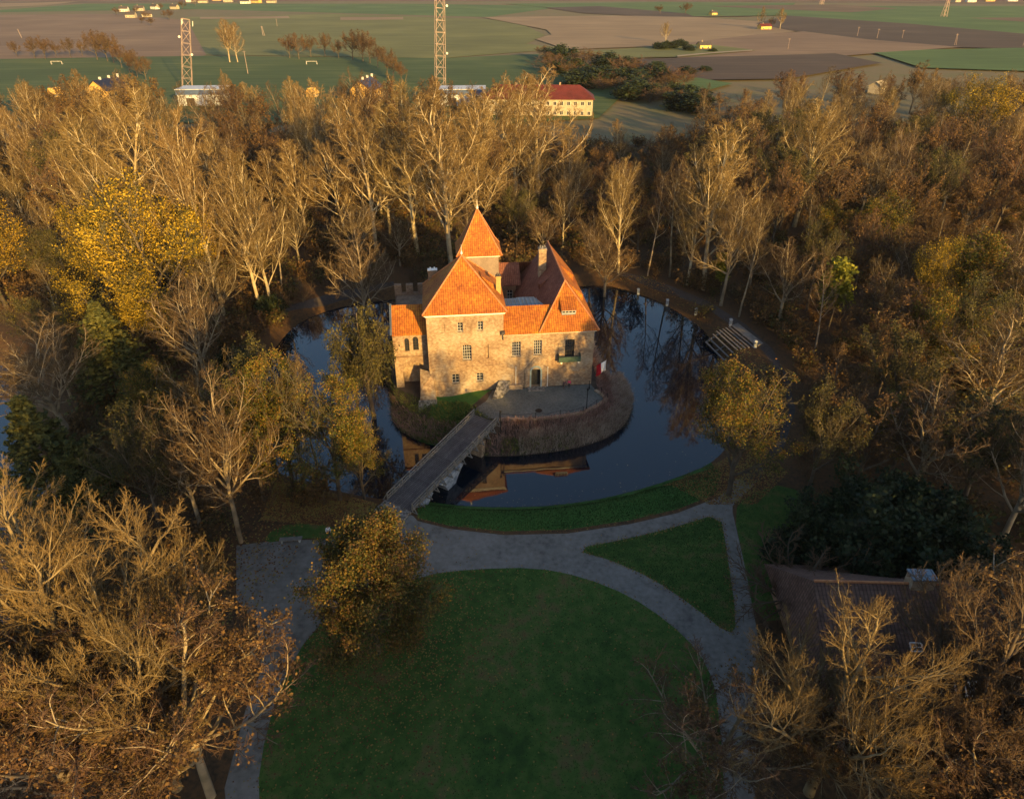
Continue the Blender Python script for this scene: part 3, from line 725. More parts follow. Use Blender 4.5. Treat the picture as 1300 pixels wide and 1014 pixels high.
def pier(name,x,w,top,bot,mt,t=.5):
    mb=MB(); z1=zb(x)-.5; z0=WZ-A.z-.8
    nn=5
    for i in range(nn):
        f0,f1=i/nn,(i+1)/nn
        a0=w*(bot+(top-bot)*f0**2); a1=w*(bot+(top-bot)*f1**2); y0=2.0+.25*f0; y1=2.0+.25*f1
        za,zc=z0+(z1-z0)*f0,z0+(z1-z0)*f1
        mb.add([(x-a0,-y0,za),(x+a0,-y0,za),(x+a0,y0,za),(x-a0,y0,za),(x-a1,-y1,zc),(x+a1,-y1,zc),(x+a1,y1,zc),(x-a1,y1,zc)],
               [(0,1,5,4),(1,2,6,5),(2,3,7,6),(3,0,4,7),(4,5,6,7)])
    return mb.build(name,mt,br)
pier('pier',Lb*.42,1.0,2.6,.8,M['stone_pale'])
pier('pier',Lb*.80,.45,1.0,.9,M['brick'])
mb=MB()
zwl=WZ-A.z
for y0,y1 in ((-2.1,2.1),):
    pts=[(-.6,zwl-.8),(Lb*.10,zwl-.8),(Lb*.12,zwl+.3),(Lb*.17,zwl+1.1),(Lb*.22,zb(Lb*.22)-.5),(-.6,-.5)]
    n=len(pts); mb.add([(x,y0,z) for x,z in pts]+[(x,y1,z) for x,z in pts],[tuple(range(n)),tuple(range(n,2*n))[::-1]]+[(i,n+i,n+(i+1)%n,(i+1)%n) for i in range(n)])
mb.build('abutment',M['stone_pale'],br)
mb=MB(); mb.box(-2.2,-.02,-2.0,2.2,-.32,0.0); mb.build('stone_threshold',M['stone'],br)
mb=MB(); mb.box(Lb+.02,Lb+.5,-2.0,2.0,-1.5,.02); mb.build('far_threshold',M['stone'],br)

# ------------------------------------------------------------------ landing stage on the right bank
q=[v3(gp(*p),z) for p,z in (((896,434,-2.9),-2.9),((929,413,-1.35),-1.35),((961,439,-1.35),-1.35),((919,457,-2.9),-2.9))]
ls=empty('landing_steps',q[0],0,'weathered wooden water steps sloping into the moat on its right bank','landing stage')
q=[p-q[0] for p in q]
mb=MB()
for i in range(9):
    f=i/8; a=q[0].lerp(q[1],f); b=q[3].lerp(q[2],f); o_=ls.location
    zt=max([hz(o_.x+a.x+(b.x-a.x)*g_/6, o_.y+a.y+(b.y-a.y)*g_/6)-o_.z for g_ in range(7)])+.14
    a=Vector((a.x,a.y,max(a.z,zt))); b=Vector((b.x,b.y,max(b.z,zt))); mb.bar(a,b,.30,.14)
mb.build('treads',mat('worn_pale_boards', [(.13,.12,.11),(.20,.185,.17)], 2, .8),ls)
mb=MB(); mb.bar(q[0]-Vector((0,0,.15)),q[1]-Vector((0,0,.15)),.2,.35); mb.bar(q[3]-Vector((0,0,.15)),q[2]-Vector((0,0,.15)),.2,.35); mb.bar(q[0].lerp(q[3],.5)-Vector((0,0,.2)),q[1].lerp(q[2],.5)-Vector((0,0,.2)),.2,.25)
mb.build('side_stringer',M['rail'],ls)
mb=MB(); o=(q[1]-q[0]); o.z=0; o=o.normalized()*1.7; mb.slab([q[1]+Vector((0,0,.06)),q[2]+Vector((0,0,.06)),q[2]+o+Vector((0,0,.06)),q[1]+o+Vector((0,0,.06))],.25)
mb.build('landing_slab',M['path'],ls)

# ------------------------------------------------------------------ stone posts along the right path
labs=['pale stone post at the far end of the right bank path','second pale stone post along the path above the right bank','pale stone post in the middle of the right bank path','pale stone post just left of the landing steps','dark stone post at the near corner of the landing steps']
for (px,py),lb in zip([(811,363),(848,377),(884,393),(927,413),(958,441)],labs):
    x,y=gp(px,py); mb=MB(); mb.taper(-.25,.25,-.25,.25,0,1.25,.03); mb.taper(-.32,.32,-.32,.32,1.253,1.45,.12)
    o=mb.build('stone_post',M['stone_pale']); o.location=(x,y,hz(x,y)-.03); tag(o,lb,'post','stone posts along the right bank')

# ------------------------------------------------------------------ lamps in the yard
for (px,py,ln) in ((635.5,541,'tall dark lamp post at the island end of the bridge'),(744.5,520,'tall dark lamp post by the kerb at the right of the yard'),(748,493.5,'short dark post against the right corner of the castle front')):
    x,y=gp(px,py,0); t=empty('lamp_post' if px<746 else 'dark_post',(x,y,hz(x,y)),0,ln,'lamp post' if px<746 else 'post')
    hgt=3.4 if px<746 else 1.3
    mb=MB(); mb.tube((0,0,-.05),(0,0,hgt),.07,.05,8); mb.tube((0,0,-.02),(0,0,.4),.14,.09,8); mb.build('post',M['iron'],t)
    if px<746:
        mb=MB(); mb.taper(-.11,.11,-.11,.11,hgt+.28,hgt+.42,.09); mb.box(-.16,.16,-.16,.16,hgt+.25,hgt+.28); mb.build('lantern_cap',M['iron'],t)
        mb=MB(); mb.taper(-.1,.1,-.1,.1,hgt+.0,hgt+.25,-.04); mb.build('lantern_glass',M['glass'],t)
    else:
        mb=MB(); mb.tube((0,0,hgt),(0,0,hgt+.18),.10,.04,8); mb.build('cap',M['iron'],t)

# kerb wall round the yard with little posts
kp=[gp(634,533,0),gp(680,532.5,0),gp(711,529,0),gp(740,524.5,0),gp(757,516,0),gp(770.5,507.5,0),gp(763,500,0),gp(756,496,0)]
mb=MB()
for a,b in zip(kp,kp[1:]): mb.bar((a[0],a[1],.10),(b[0],b[1],.10),.5,.3)
tag(mb.build('yard_kerb',M['brick']),'low red brick kerb wall edging the castle yard','kerb')
x0=None; t=empty('yard_fence',(kp[0][0],kp[0][1],0),0,'thin dark chain fence posts along the kerb of the castle yard','fence')
cnt=0
for a,b in zip(kp,kp[1:]):
    a=Vector((a[0],a[1],.2)); b=Vector((b[0],b[1],.2)); n=max(1,int((b-a).length/3))
    for i in range(n):
        p=a.lerp(b,i/n); nx_=a.lerp(b,(i+1)/n); mb=MB(); mb.box(-.04,.04,-.04,.04,0,.95); mb.tube((0,0,.95),(0,0,1.02),.07,.02,6); o=mb.build('fence_post',M['iron'],t); o.location=p-Vector(t.location)
    mb=MB()
    for i in range(n):
        p=a.lerp(b,i/n)-Vector(t.location); r=a.lerp(b,(i+1)/n)-Vector(t.location); m_=(p+r)/2+Vector((0,0,.6)); p=p+Vector((0,0,.9)); r=r+Vector((0,0,.9)); mb.bar(p,m_,.035); mb.bar(m_,r,.035)
    mb.build('chain',M['iron'],t)

# drain cover in yard
x,y=gp(684,521,0); mb=MB(); mb.tube((0,0,0),(0,0,.03),.55,.5,14); o=mb.build('drain_cover',M['iron']); o.location=(x,y,.004); tag(o,'round dark iron drain cover in the cobbled castle yard','drain cover')

# ------------------------------------------------------------------ flag
mf=[mat('flag_red',[(.45,.012,.02),(.60,.02,.03)],3,.7),mat('flag_white',[(.70,.70,.72),(.80,.80,.82)],3,.7)]
fu,fv=cw(RU+.05,-.1)
fl=empty('flag',(fu,fv,3.0),CR,'white and red flag on an angled pole at the right corner of the castle','flag')
mb=MB(); mb.tube((0,0,0),(2.0,-.7,1.75),.035,.03,6); mb.build('pole',M['iron'],fl)
n=12; vs_=[];fs_=[];ms_=[]
for j in range(7):
    for i in range(n+1):
        s=i/n; h=j/6
        top=Vector((.55+1.4*s,-.2-.48*s,.5+1.2*s)); drop=2.1-.3*s
        vs_.append((top.x+.10*math.sin(s*9+h*3),top.y+.16*math.sin(s*8+h*2.5),top.z-drop*h))
for j in range(6):
    for i in range(n): fs_.append((j*(n+1)+i,(j+1)*(n+1)+i,(j+1)*(n+1)+i+1,j*(n+1)+i+1)); ms_.append(0 if i<n//2 else 1)
mb=MB(); mb.v=vs_; mb.f=[list(f) for f in fs_]; mb.m=ms_
fo=mb.build('cloth',mf,fl,smooth=True); sd=fo.modifiers.new('thick','SOLIDIFY'); sd.thickness=.01

# ------------------------------------------------------------------ bench, people
def bench(px,py,rz,label):
    x,y=gp(px,py); t=empty('park_bench',(x,y,hz(x,y)),rz,label,'bench')
    mb=MB()
    for i in range(4): mb.box(-1.3,1.3,-.32+i*.16,-.20+i*.16,.42,.48)
    mb.build('seat',M['rail'],t)
    for s in (-1,1):
        mb=MB(); mb.box(s*1.0-.1,s*1.0+.1,-.3,.3,0,.418); mb.build('leg',M['stone_pale'],t)
bench(370,687,.10,'pale backless bench at the edge of the gravel plaza under the leaf litter')

skin=mat('skin',[(.42,.24,.17),(.50,.30,.22)],6,.6)
def person(loc,rz,h,topm,legm,hairm,label,bend=0.0,arm=0.1,seat=False):
    t=empty('person',loc,rz,label,'person'); s=h/1.75
    def chainmesh(name,pts,edges,rad,mt,par):
        me=bpy.data.meshes.new(name); me.from_pydata([tuple(Vector(p)*s) for p in pts],edges,[]); me.materials.append(mt)
        o=bpy.data.objects.new(name,me); COL.objects.link(o); o.parent=par
        sk=o.modifiers.new('skin','SKIN'); 
        for i,r in enumerate(rad): me.skin_vertices[0].data[i].radius=(r*s,r*s)
        me.skin_vertices[0].data[0].use_root=True
        sk.use_smooth_shade=True
        su=o.modifiers.new('sub','SUBSURF'); su.levels=1; su.render_levels=1
        return o
    f=bend
    # pelvis, spine, chest, neck, head
    pts=[(0,0,.95),(0,-f*.3,1.18),(0,-f*.6,1.40),(0,-f*.75,1.52),(0,-f*.85,1.60),(0,-f*.9,1.69)]
    rad=[.14,.13,.15,.055,.085,.075]; ed=[(0,1),(1,2),(2,3),(3,4),(4,5)]
    for sd_ in (-1,1):
        b=len(pts); st=.10 if sd_>0 else -.06
        pts+=[(sd_*.09,0,.88),(sd_*.10,-st*.5,.50),(sd_*.11,st,.09),(sd_*.12,st-.13,.04)]; rad+=[.09,.062,.042,.036]; ed+=[(0,b),(b,b+1),(b+1,b+2),(b+2,b+3)]
        b=len(pts); pts+=[(sd_*.19,-f*.6,1.40),(sd_*.26,-f*.6,1.13),(sd_*.24,-f*.7-arm,.88),(sd_*.24,-f*.7-arm*1.3,.80)]; rad+=[.06,.045,.034,.03]; ed+=[(2,b),(b,b+1),(b+1,b+2),(b+2,b+3)]
        w=b+3
        for k_ in range(5):
            b=len(pts); a=(k_-2)*.016; pts.append((sd_*(.24)+a,-f*.7-arm*1.4-.02*(k_==0),.72+.012*abs(k_-2)+(.03 if k_==0 else 0))); rad.append(.0095); ed.append((w,b))
    body=chainmesh('body',pts,ed,rad,skin,t)
    jp=[(0,0,.93),(0,-f*.3,1.18),(0,-f*.6,1.41),(0,-f*.7,1.49)]; jr=[.165,.16,.175,.08]; je=[(0,1),(1,2),(2,3)]
    for sd_ in (-1,1):
        b=len(jp); jp+=[(sd_*.19,-f*.6,1.41),(sd_*.26,-f*.6,1.13),(sd_*.24,-f*.7-arm,.90)]; jr+=[.078,.062,.05]; je+=[(2,b),(b,b+1),(b+1,b+2)]
    chainmesh('jacket',jp,je,jr,topm,t)
    lp=[(0,0,.97)]; lr=[.15]; le=[]
    for sd_ in (-1,1):
        b=len(lp); st=.10 if sd_>0 else -.06
        lp+=[(sd_*.09,0,.88),(sd_*.10,-st*.5,.50),(sd_*.11,st,.12)]; lr+=[.10,.075,.06]; le+=[(0,b),(b,b+1),(b+1,b+2)]
    chainmesh('trousers',lp,le,lr,legm,t)
    chainmesh('hair',[(0,-f*.85+.02,1.66),(0,-f*.9+.025,1.73),(0,-f*.9-.02,1.765)],[(0,1),(1,2)],[.088,.088,.05],hairm,t)
    for sd_ in (-1,1):
        st=.10 if sd_>0 else -.06
        mb=MB(); mb.box((sd_*.11-.05)*s,(sd_*.11+.05)*s,(st-.20)*s,(st+.07)*s,0,.07*s); mb.build('shoe',M['frame_dark'],t)
    mb=MB()
    y_=(-f*.88-.088)*s
    for e_ in (-1,1): mb.box((e_*.03-.012)*s,(e_*.03+.012)*s,y_-.004,y_+.01,1.625*s,1.64*s)
    mb.box(-.02*s,.02*s,y_-.002,y_+.012,1.555*s,1.563*s); mb.taper(-.014*s,.014*s,y_-.02*s,y_+.01*s,1.585*s,1.62*s,.005*s)
    mb.build('face_features',M['frame_dark'],t)
    return t
cloth=lambda n,a,b: mat(n,[a,b],5,.85)
wj=cloth('white_jacket',(.62,.64,.68),(.75,.77,.8)); dk=cloth('dark_trousers',(.012,.013,.016),(.03,.03,.035)); rj=cloth('pink_red_jacket',(.55,.02,.09),(.75,.05,.18)); dj=cloth('dark_purple_coat',(.05,.03,.06),(.09,.05,.10)); hr=cloth('dark_hair',(.02,.013,.01),(.04,.025,.018))
x,y=gp(418,681); person((x,y,hz(x,y)),.3,1.72,wj,dk,hr,'person in a white jacket and black trousers standing at the edge of the gravel plaza')
x,y=gp(722.5,491.5,0); person((x,y,.004),-.2,1.45,rj,dk,hr,'person in a bright pink red jacket in front of the castle wall below the balcony',.1,.15)
x,y=gp(715.5,492,0); person((x,y,.004),.5,1.5,dj,dk,hr,'person in a dark coat bending forward beside the person in pink red',.45,.25)

# ------------------------------------------------------------------ masts
def mast(px,py,h,w,label,drum,lean=0.0):
    x,y=gp(px,py); t=empty('lattice_mast',(x,y,GZ),.3,label,'mast'); t.rotation_euler[1]=lean
    mb=MB()
    for a,b in ((-1,-1),(1,-1),(1,1),(-1,1)): mb.tube((a*w/2,b*w/2,0),(a*w/2*.8,b*w/2*.8,h),.15,.12,5)
    mb.build('corner_pole',M['steel'],t)
    mb=MB(); n=int(h/(w*1.05)); cs=[(-1,-1),(1,-1),(1,1),(-1,1)]
    for i in range(n):
        z0_,z1_=h*i/n,h*(i+1)/n; s0=w/2*(1-.2*i/n); s1=w/2*(1-.2*(i+1)/n)
        for k_ in range(4):
            p,q_=cs[k_],cs[(k_+1)%4]
            if (i+k_)%2: p,q_=q_,p
            mb.bar((p[0]*s0,p[1]*s0,z0_),(q_[0]*s1,q_[1]*s1,z1_),.15); mb.bar((p[0]*s1,p[1]*s1,z1_),(q_[0]*s1,q_[1]*s1,z1_),.15)
    mb.build('lattice_bracing',M['steel'],t)
    for (dz,sx) in drum:
        mb=MB(); mb.tube((sx*w*.6,-w*.6,dz),(sx*w*.6,-w*.6-.5,dz),.6,.6,12); mb.build('dish_antenna',M['house_white'],t)
    mb=MB()
    for a in (0,2.1,4.2): mb.box(math.cos(a)*w*.7-.15,math.cos(a)*w*.7+.15,math.sin(a)*w*.7-.1,math.sin(a)*w*.7+.1,h-3,h-.5)
    mb.build('panel_antenna',M['house_white'],t)
mast(238,114,36,5.0,'lattice steel radio mast at the left beyond the wood',[(19,1),(27,-1)],.19)
mast(559,114,64,5.2,'tall lattice steel mast rising past the top of the photo behind the castle',[(19,1),(42,1),(45,-1),(50,-1)],.045)

def pylon(px,py,h,label):
    x,y=gp(px,py); t=empty('power_pylon',(x,y,GZ),.2,label,'pylon')
    mb=MB()
    for a in (-1,1):
        for b in (-1,1): mb.bar((a*3,b*3,0),(a*.6,b*.6,h),.35)
    n=6
    for i in range(n):
        z0_,z1_=h*i/n,h*(i+1)/n; s0,s1=3-2.4*i/n,3-2.4*(i+1)/n
        for a in (-1,1): mb.bar((-s0,a*s0,z0_),(s1,a*s1,z1_),.25); mb.bar((s0,a*s0,z0_),(-s1,a*s1,z1_),.25)
    mb.build('lattice_body',M['steel'],t)
    mb=MB()
    for z,w in ((h*.72,7),(h*.86,5)): mb.bar((-w,0,z),(w,0,z),.4); mb.bar((-w,0,z),(0,0,z+1.5),.25); mb.bar((w,0,z),(0,0,z+1.5),.25)
    mb.build('cross_arm',M['steel'],t)
pylon(1198,22,32,'lattice power pylon in the green field at the upper right'); pylon(1043,6,30,'distant lattice power pylon cut by the top edge of the photo')

# utility poles in fields
pl=[(28,49,'leaning wooden pole in the brown field at the upper left',8,1.6),(334,46,'twin legged pole in the olive field behind the left pitch',9,.2),(352,34,'small far pole in the olive field left of the tall mast',8,0),(1000,64,'first wooden pole on the track beside the yellow roofed cottage',9,0),(1088,47,'pole on the left of the field edge row at the upper right',9,0),(1113,50,'second pole of the field edge row at the upper right',9,0),(1145,50,'third pole of the field edge row at the upper right',8,.3),(1211,59,'thick double pole where green and dark fields meet',10,0),(1298,60,'last pole at the right edge of the fields',9,0),(315,95,'tall thin pole beside the left sports pitch',14,0)]
for px,py,lb,h,ln in pl:
    x,y=gp(px,py); t=empty('utility_pole',(x,y,GZ),0,lb,'pole','wooden poles across the fields')
    mb=MB(); mb.tube((0,0,0),(-ln*h*.12,0,h),.2,.14,6)
    if ln==.2 or 'double' in lb: mb.tube((1.8,0,0),(.2,0,h),.2,.14,6)
    mb.build('pole',M['steel'],t); mb=MB(); mb.bar((-1.1-ln*h*.12,0,h-.6),(1.1-ln*h*.12,0,h-.6),.16); mb.build('crossbar',M['steel'],t)

def goal(px,py,label):
    x,y=gp(px,py); t=empty('football_goal',(x,y,GZ),.05,label,'goal')
    mb=MB()
    for s in (-1,1):
        mb2=MB(); mb2.tube((s*3.66,0,0),(s*3.66,0,2.44),.12,.12,6); mb2.build('goal_post',M['house_white'],t)
        mb.bar((s*3.66,0,2.44),(s*3.66,1.6,0),.06)
    mb.build('net_stay',M['house_white'],t)
    mb=MB(); mb.tube((-3.66,0,2.5),(3.66,0,2.5),.12,.12,6); mb.build('crossbar',M['house_white'],t)
goal(72.5,83,'white football goal on the left sports pitch'); goal(396,83,'white football goal on the pitch right of the bare roadside trees')

# ------------------------------------------------------------------ houses
def house(loc,rz,w,d,h,rh,wm,rm,label,cat='house',nwin=3,hip=0.0,group=None,chim=1,over=.5,name='house',floors=1,gwin=True):
    t=empty(name,loc,rz,label,cat,group); x0,x1,y0,y1=-w/2,w/2,-d/2,d/2
    mb=MB(); mb.add([(x0,y0,0),(x1,y0,0),(x1,y1,0),(x0,y1,0),(x0,y0,h),(x1,y0,h),(x1,y1,h),(x0,y1,h)],[(0,1,5,4),(1,2,6,5),(2,3,7,6),(3,0,4,7)])
    if not hip: mb.add([(x0,y0,h),(x0,y1,h),(x0,0,h+rh),(x1,y0,h),(x1,y1,h),(x1,0,h+rh)],[(0,2,1),(3,4,5)])
    mb.build('wall',wm,t)
    e=over; mb=MB(); q_=rh/(d/2); zl=h-q_*e
    mb.add([(x0-e,y0-e,zl),(x1+e,y0-e,zl),(x1+e,y1+e,zl),(x0-e,y1+e,zl),(x0-(0 if hip else e)+hip,0,h+rh),(x1+(0 if hip else e)-hip,0,h+rh)]+
           [(x0-e,y0-e,zl-.2),(x1+e,y0-e,zl-.2),(x1+e,y1+e,zl-.2),(x0-e,y1+e,zl-.2),(x0-(0 if hip else e)+hip,0,h+rh-.2),(x1+(0 if hip else e)-hip,0,h+rh-.2)],
           [(0,1,5,4),(2,3,4,5),(0,6,7,1),(2,8,9,3)]+([(1,2,5),(3,0,4),(1,7,8,2),(3,9,6,0)] if hip else [(1,7,11,5),(5,11,8,2),(3,9,10,4),(4,10,6,0)])+([] if hip else [(6,10,11,7),(8,11,10,9)]))
    rf=mb.build('roof',rm,t)
    for i in range(chim):
        x=x0+w*(.3+.4*i); mb=MB(); mb.box(x-.4,x+.4,-.3,.5,h+rh*.5,h+rh+1.0); mb.build('chimney',M['house_white'] if rm is M['navy'] else M['brick'],rf)
    for f in range(floors):
        for i in range(nwin):
            x=x0+w*(i+.5)/nwin; zb_=h*(f/floors)+.9; ww=min(1.4,w/nwin*.55); hh=min(1.5,h/floors-1.2)
            mb=MB(); mb.box(x-ww/2-.1,x+ww/2+.1,y0-.06,y0-.003,zb_-.1,zb_+hh+.1); fr=mb.build('window',M['house_white'],t)
            mb=MB(); 
            for s_ in (-1,1): mb.box(x+s_*ww/4-ww/4+.05,x+s_*ww/4+ww/4-.05,y0-.085,y0-.063,zb_,zb_+hh)
            mb.build('pane',M['glass'],fr)
    return t
def at(px,py,z=GZ): x,y=gp(px,py); return (x,y,z)
house(at(142,133),math.radians(80),16,11,8,4.2,M['yellow_wall'],M['navy'],'yellow gabled house with a navy roof behind the wood at the left',nwin=4,chim=3,floors=2)
house(at(467,133),math.radians(80),16,11,8,4.2,M['yellow_wall'],M['navy'],'yellow gabled house with a navy roof behind the wood left of the school',nwin=4,chim=3,floors=2)
for px,lb in ((262,'pale flat shed with a blue fascia beside the left lattice mast'),(588,'pale flat shed with a blue fascia beside the tall mast')):
    x,y=gp(px,133); t=empty('metal_shed',(x,y,GZ),.05,lb,'shed')
    mb=MB(); mb.box(-11,11,-6,6,0,5.5); mb.build('wall',M['shed_white'],t)
    mb=MB(); mb.box(-11.3,11.3,-6.3,6.3,5.503,7.8); mb.build('fascia',M['shed_blue'],t)
    mb=MB(); mb.box(-11.5,11.5,-6.5,6.5,7.803,8.1); mb.build('roof',M['shed_white'],t)
    mb=MB(); mb.box(-7,-3,-6.08,-6.003,0,4); mb.build('door',M['frame_dark'],t)
# school
x,y=gp(683,147)
sc_=house((x,y+4,GZ),math.radians(-3),50,13,8.3,4.6,M['cream'],M['tile_red'],'long cream school building with a red hipped roof behind the wood','school',nwin=16,hip=6,chim=2,floors=2,name='school_building',over=.8)
for i,(px,py,w_,lb,wm_,rm_) in enumerate([(893,63,10,'yellow cottage with a dark roof beside the farm track',M['yellow_wall'],M['slate']),(970,38,14,'low yellow house between the tall field trees',M['yellow_wall'],M['tile_red']),
   (905,20,10,'small yellow house far off above the stubble field',M['yellow_wall'],M['slate']),(743,99,6,'tiny white shed at the end of the brushy ditch',M['house_white'],M['house_white']),
   (1113,118,9,'pale cream roofed hut among trees at the right back of the wood',M['cream'],M['cream']),(72,124,5,'small yellow hut behind the trees at the far left',M['yellow_wall'],M['yellow_wall']),(397,124,5,'small yellow hut behind the trees right of the middle left pitch',M['yellow_wall'],M['yellow_wall'])]):
    if i==3: continue
    house(at(px,py),.2+.15*i,w_,min(7,w_*.8),min(4,w_*.55),2.2,wm_,rm_,lb,nwin=2,chim=1 if i<3 else 0)
# villages far away
vl=[(158,15,0),(167,23,1),(187,22,1),(178,14,1),(197,12,0),(222,12,1),(243,3,0),(258,4,1),(275,1,2),(290,3,1),(312,5,0),(326,4,2),(345,4,1),(1213,3,1),(1232,3,0),(1256,2,2),(1285,2,0)]
tone=['white','cream','sandy']; wms=[M['house_white'],M['cream'],M['yellow_wall']]
where=['first','second','third','fourth','fifth','sixth','seventh','eighth','ninth']
for i,(px,py,k_) in enumerate(vl):
    cl_='farm cluster at the upper left' if i<6 else ('village on the top edge at the left' if i<13 else 'village on the top edge at the right')
    n_=where[i if i<6 else (i-6 if i<13 else i-13)]
    big = 1.35 if i>=6 else 1
    house(at(px,py),random.uniform(-.5,.5),13*big,8*big,4.5,3.4,wms[k_],M['slate'],f'distant {tone[k_]} house, {n_} from left, {cl_}',nwin=3,group='far village houses')

# ------------------------------------------------------------------ house at the lower right
hx,hy=gp(1092,741,7.8)
t=empty('park_house',(hx+2.8,hy,GZ),math.radians(-2),'large park house with a weathered red brown roof at the lower right','house')
mb=MB(); mb.box(-7.2,9,-9.5,7,0,3.1); mb.build('wall',M['brick_side'],t)
mb=MB()
rz_=9.4
P_=[(-8.2,-10.5,3.0),(11.5,-10.5,3.0),(11.5,8,3.2),(-8.2,8,3.2),(-7.0,0,rz_),(6.0,0,rz_),(9.0,-.5,8.3)]
mb.add(P_,[(0,1,6,5,4),(1,2,6),(2,3,4,5,6),(3,0,4),(3,2,1,0)])
prf=mb.build('roof',M['tile_brown'],t)
mb=MB(); mb.tube((-7.0,0,rz_+.05),(6.0,0,rz_+.05),.14,.14,6); mb.tube((6,0,rz_+.05),(9,-.5,8.35),.14,.14,6); mb.tube((9,-.5,8.35),(11.5,-10.5,3.05),.12,.12,6); mb.build('ridge_tiles',M['ridge'],prf)
mb=MB(); mb.box(1.6,3.7,-.5,.7,7.5,10.35); pc=mb.build('chimney',M['brick'],prf)
mb=MB(); mb.box(1.5,3.8,-.6,.8,10.353,10.5); mb.build('chimney_cap',M['metal_roof'],pc)
for lb,(px,py) in zip(('a','b','c','d'),((1137,868),(1221,871),(1240,873),(1165,821))):
    # place on slope: plane through eave (y=-10.5,z=3.0) and ridge (y=0,z=9.4)
    best=None
    for k_ in range(400):
        yy=-10.4+k_*.026; zz=3.0+(yy+10.5)/10.5*6.4
        wx,wy=gp(px,py,zz+GZ); ly=wy-hy
        if best is None or abs(ly-yy)<best[0]: best=(abs(ly-yy),wx-hx-2.8,yy,zz)
    _,sx,sy,sz=best; sl=6.4/10.5
    n=Vector((0,-sl,1)).normalized(); up=Vector((0,1,sl)).normalized(); c=Vector((sx,sy,sz))+n*.08
    mb=MB(); hw_,hh_=.42,.62
    if lb=='d': hw_,hh_=.5,.35
    cs=[c+Vector((a*hw_,0,0))+up*b*hh_ for a,b in ((-1,-1),(1,-1),(1,1),(-1,1))]
    for i in range(4): mb.bar(cs[i],cs[(i+1)%4],.10,.12)
    mb.bar((cs[0]+cs[1])/2,(cs[2]+cs[3])/2,.05); mb.bar((cs[0]+cs[3])/2,(cs[1]+cs[2])/2,.05)
    sk=mb.build('skylight',M['white'],prf); mb=MB(); mb.add([p-n*.03 for p in cs],[(0,1,2,3)]); mb.build('skylight_pane',M['glass'],prf)
# ------------------------------------------------------------------ trees
def nrm(a): return a/np.maximum(1e-9, np.linalg.norm(a, axis=-1, keepdims=True))

def grow_tree(seed, H, levels, trunkdir=(0,0,1)):
    """levels: dicts n(seg) L(length ratio) cnt start ang jit up rr(child radius ratio) tap ; returns per-level (pts, radii)"""
    R = np.random.RandomState(seed)
    l0 = levels[0]
    P = np.zeros((1,3)); D = nrm(np.array([trunkdir], float)); L = np.array([H*l0['L']]); Rr = np.array([l0['r']*H])
    out = []
    for li, l in enumerate(levels):
        n = l['n']; B = len(P)
        pts = np.zeros((B,n+1,3)); drs = np.zeros((B,n+1,3)); pts[:,0] = P; d = D.copy(); drs[:,0] = d
        for i in range(n):
            d = nrm(d + R.normal(0, l['jit'], (B,3)) + np.array([0,0,l.get('up',0)])[None]*(1 if not l.get('droop') else (i+1)/n))
            pts[:,i+1] = pts[:,i] + d*(L/n)[:,None]; drs[:,i+1] = d
        s = np.linspace(0,1,n+1)
        rad = Rr[:,None]*(1-(1-l['tap'])*s[None])
        out.append((pts, rad))
        if li+1 == len(levels): break
        c = levels[li+1]; k = c['cnt']; st = c['start']
        t = st + (1-st)*(np.arange(k)[None] + R.uniform(0.05,.95,(B,k)))/k
        if c.get('tip'): t[:,-1] = 1.0
        f = t*n; i0 = np.minimum(f.astype(int), n-1); w = f-i0; bi = np.arange(B)[:,None]
        pos = pts[bi,i0]*(1-w)[...,None] + pts[bi,i0+1]*w[...,None]; dr = drs[bi,i0+1]
        az = R.uniform(0,2*math.pi,(B,1)) + np.arange(k)[None]*2.399963 + R.normal(0,.35,(B,k))
        ref = np.where(np.abs(dr[...,2:3]) > .9, np.array([1.,0,0]), np.array([0,0,1.]))
        x = nrm(np.cross(dr, ref)); y = np.cross(dr, x)
        perp = x*np.cos(az)[...,None] + y*np.sin(az)[...,None]
        a = np.radians(c['ang']*(1 - c.get('angt',0)*t) + R.normal(0,c.get('angj',8),(B,k)))
        cd = dr*np.cos(a)[...,None] + perp*np.sin(a)[...,None]
        if c.get('tip'): 
            cd[:,-1] = nrm(dr[:,-1] + R.normal(0,.12,(B,3)))
        sh = c.get('shape', lambda t: 1-.45*t)
        Lc = (L[:,None]*c['L']*sh(t))*R.uniform(.7,1.2,(B,k))
        ra = rad[bi,i0]*(1-w) + rad[bi,i0+1]*w
        rc = np.minimum(ra*c['rr'], ra*.85)
        if c.get('tip'): rc[:,-1] = ra[:,-1]*.95
        P = pos.reshape(-1,3); D = cd.reshape(-1,3); L = Lc.ravel(); Rr = np.maximum(rc.ravel(), c.get('rmin',.008))
    return out

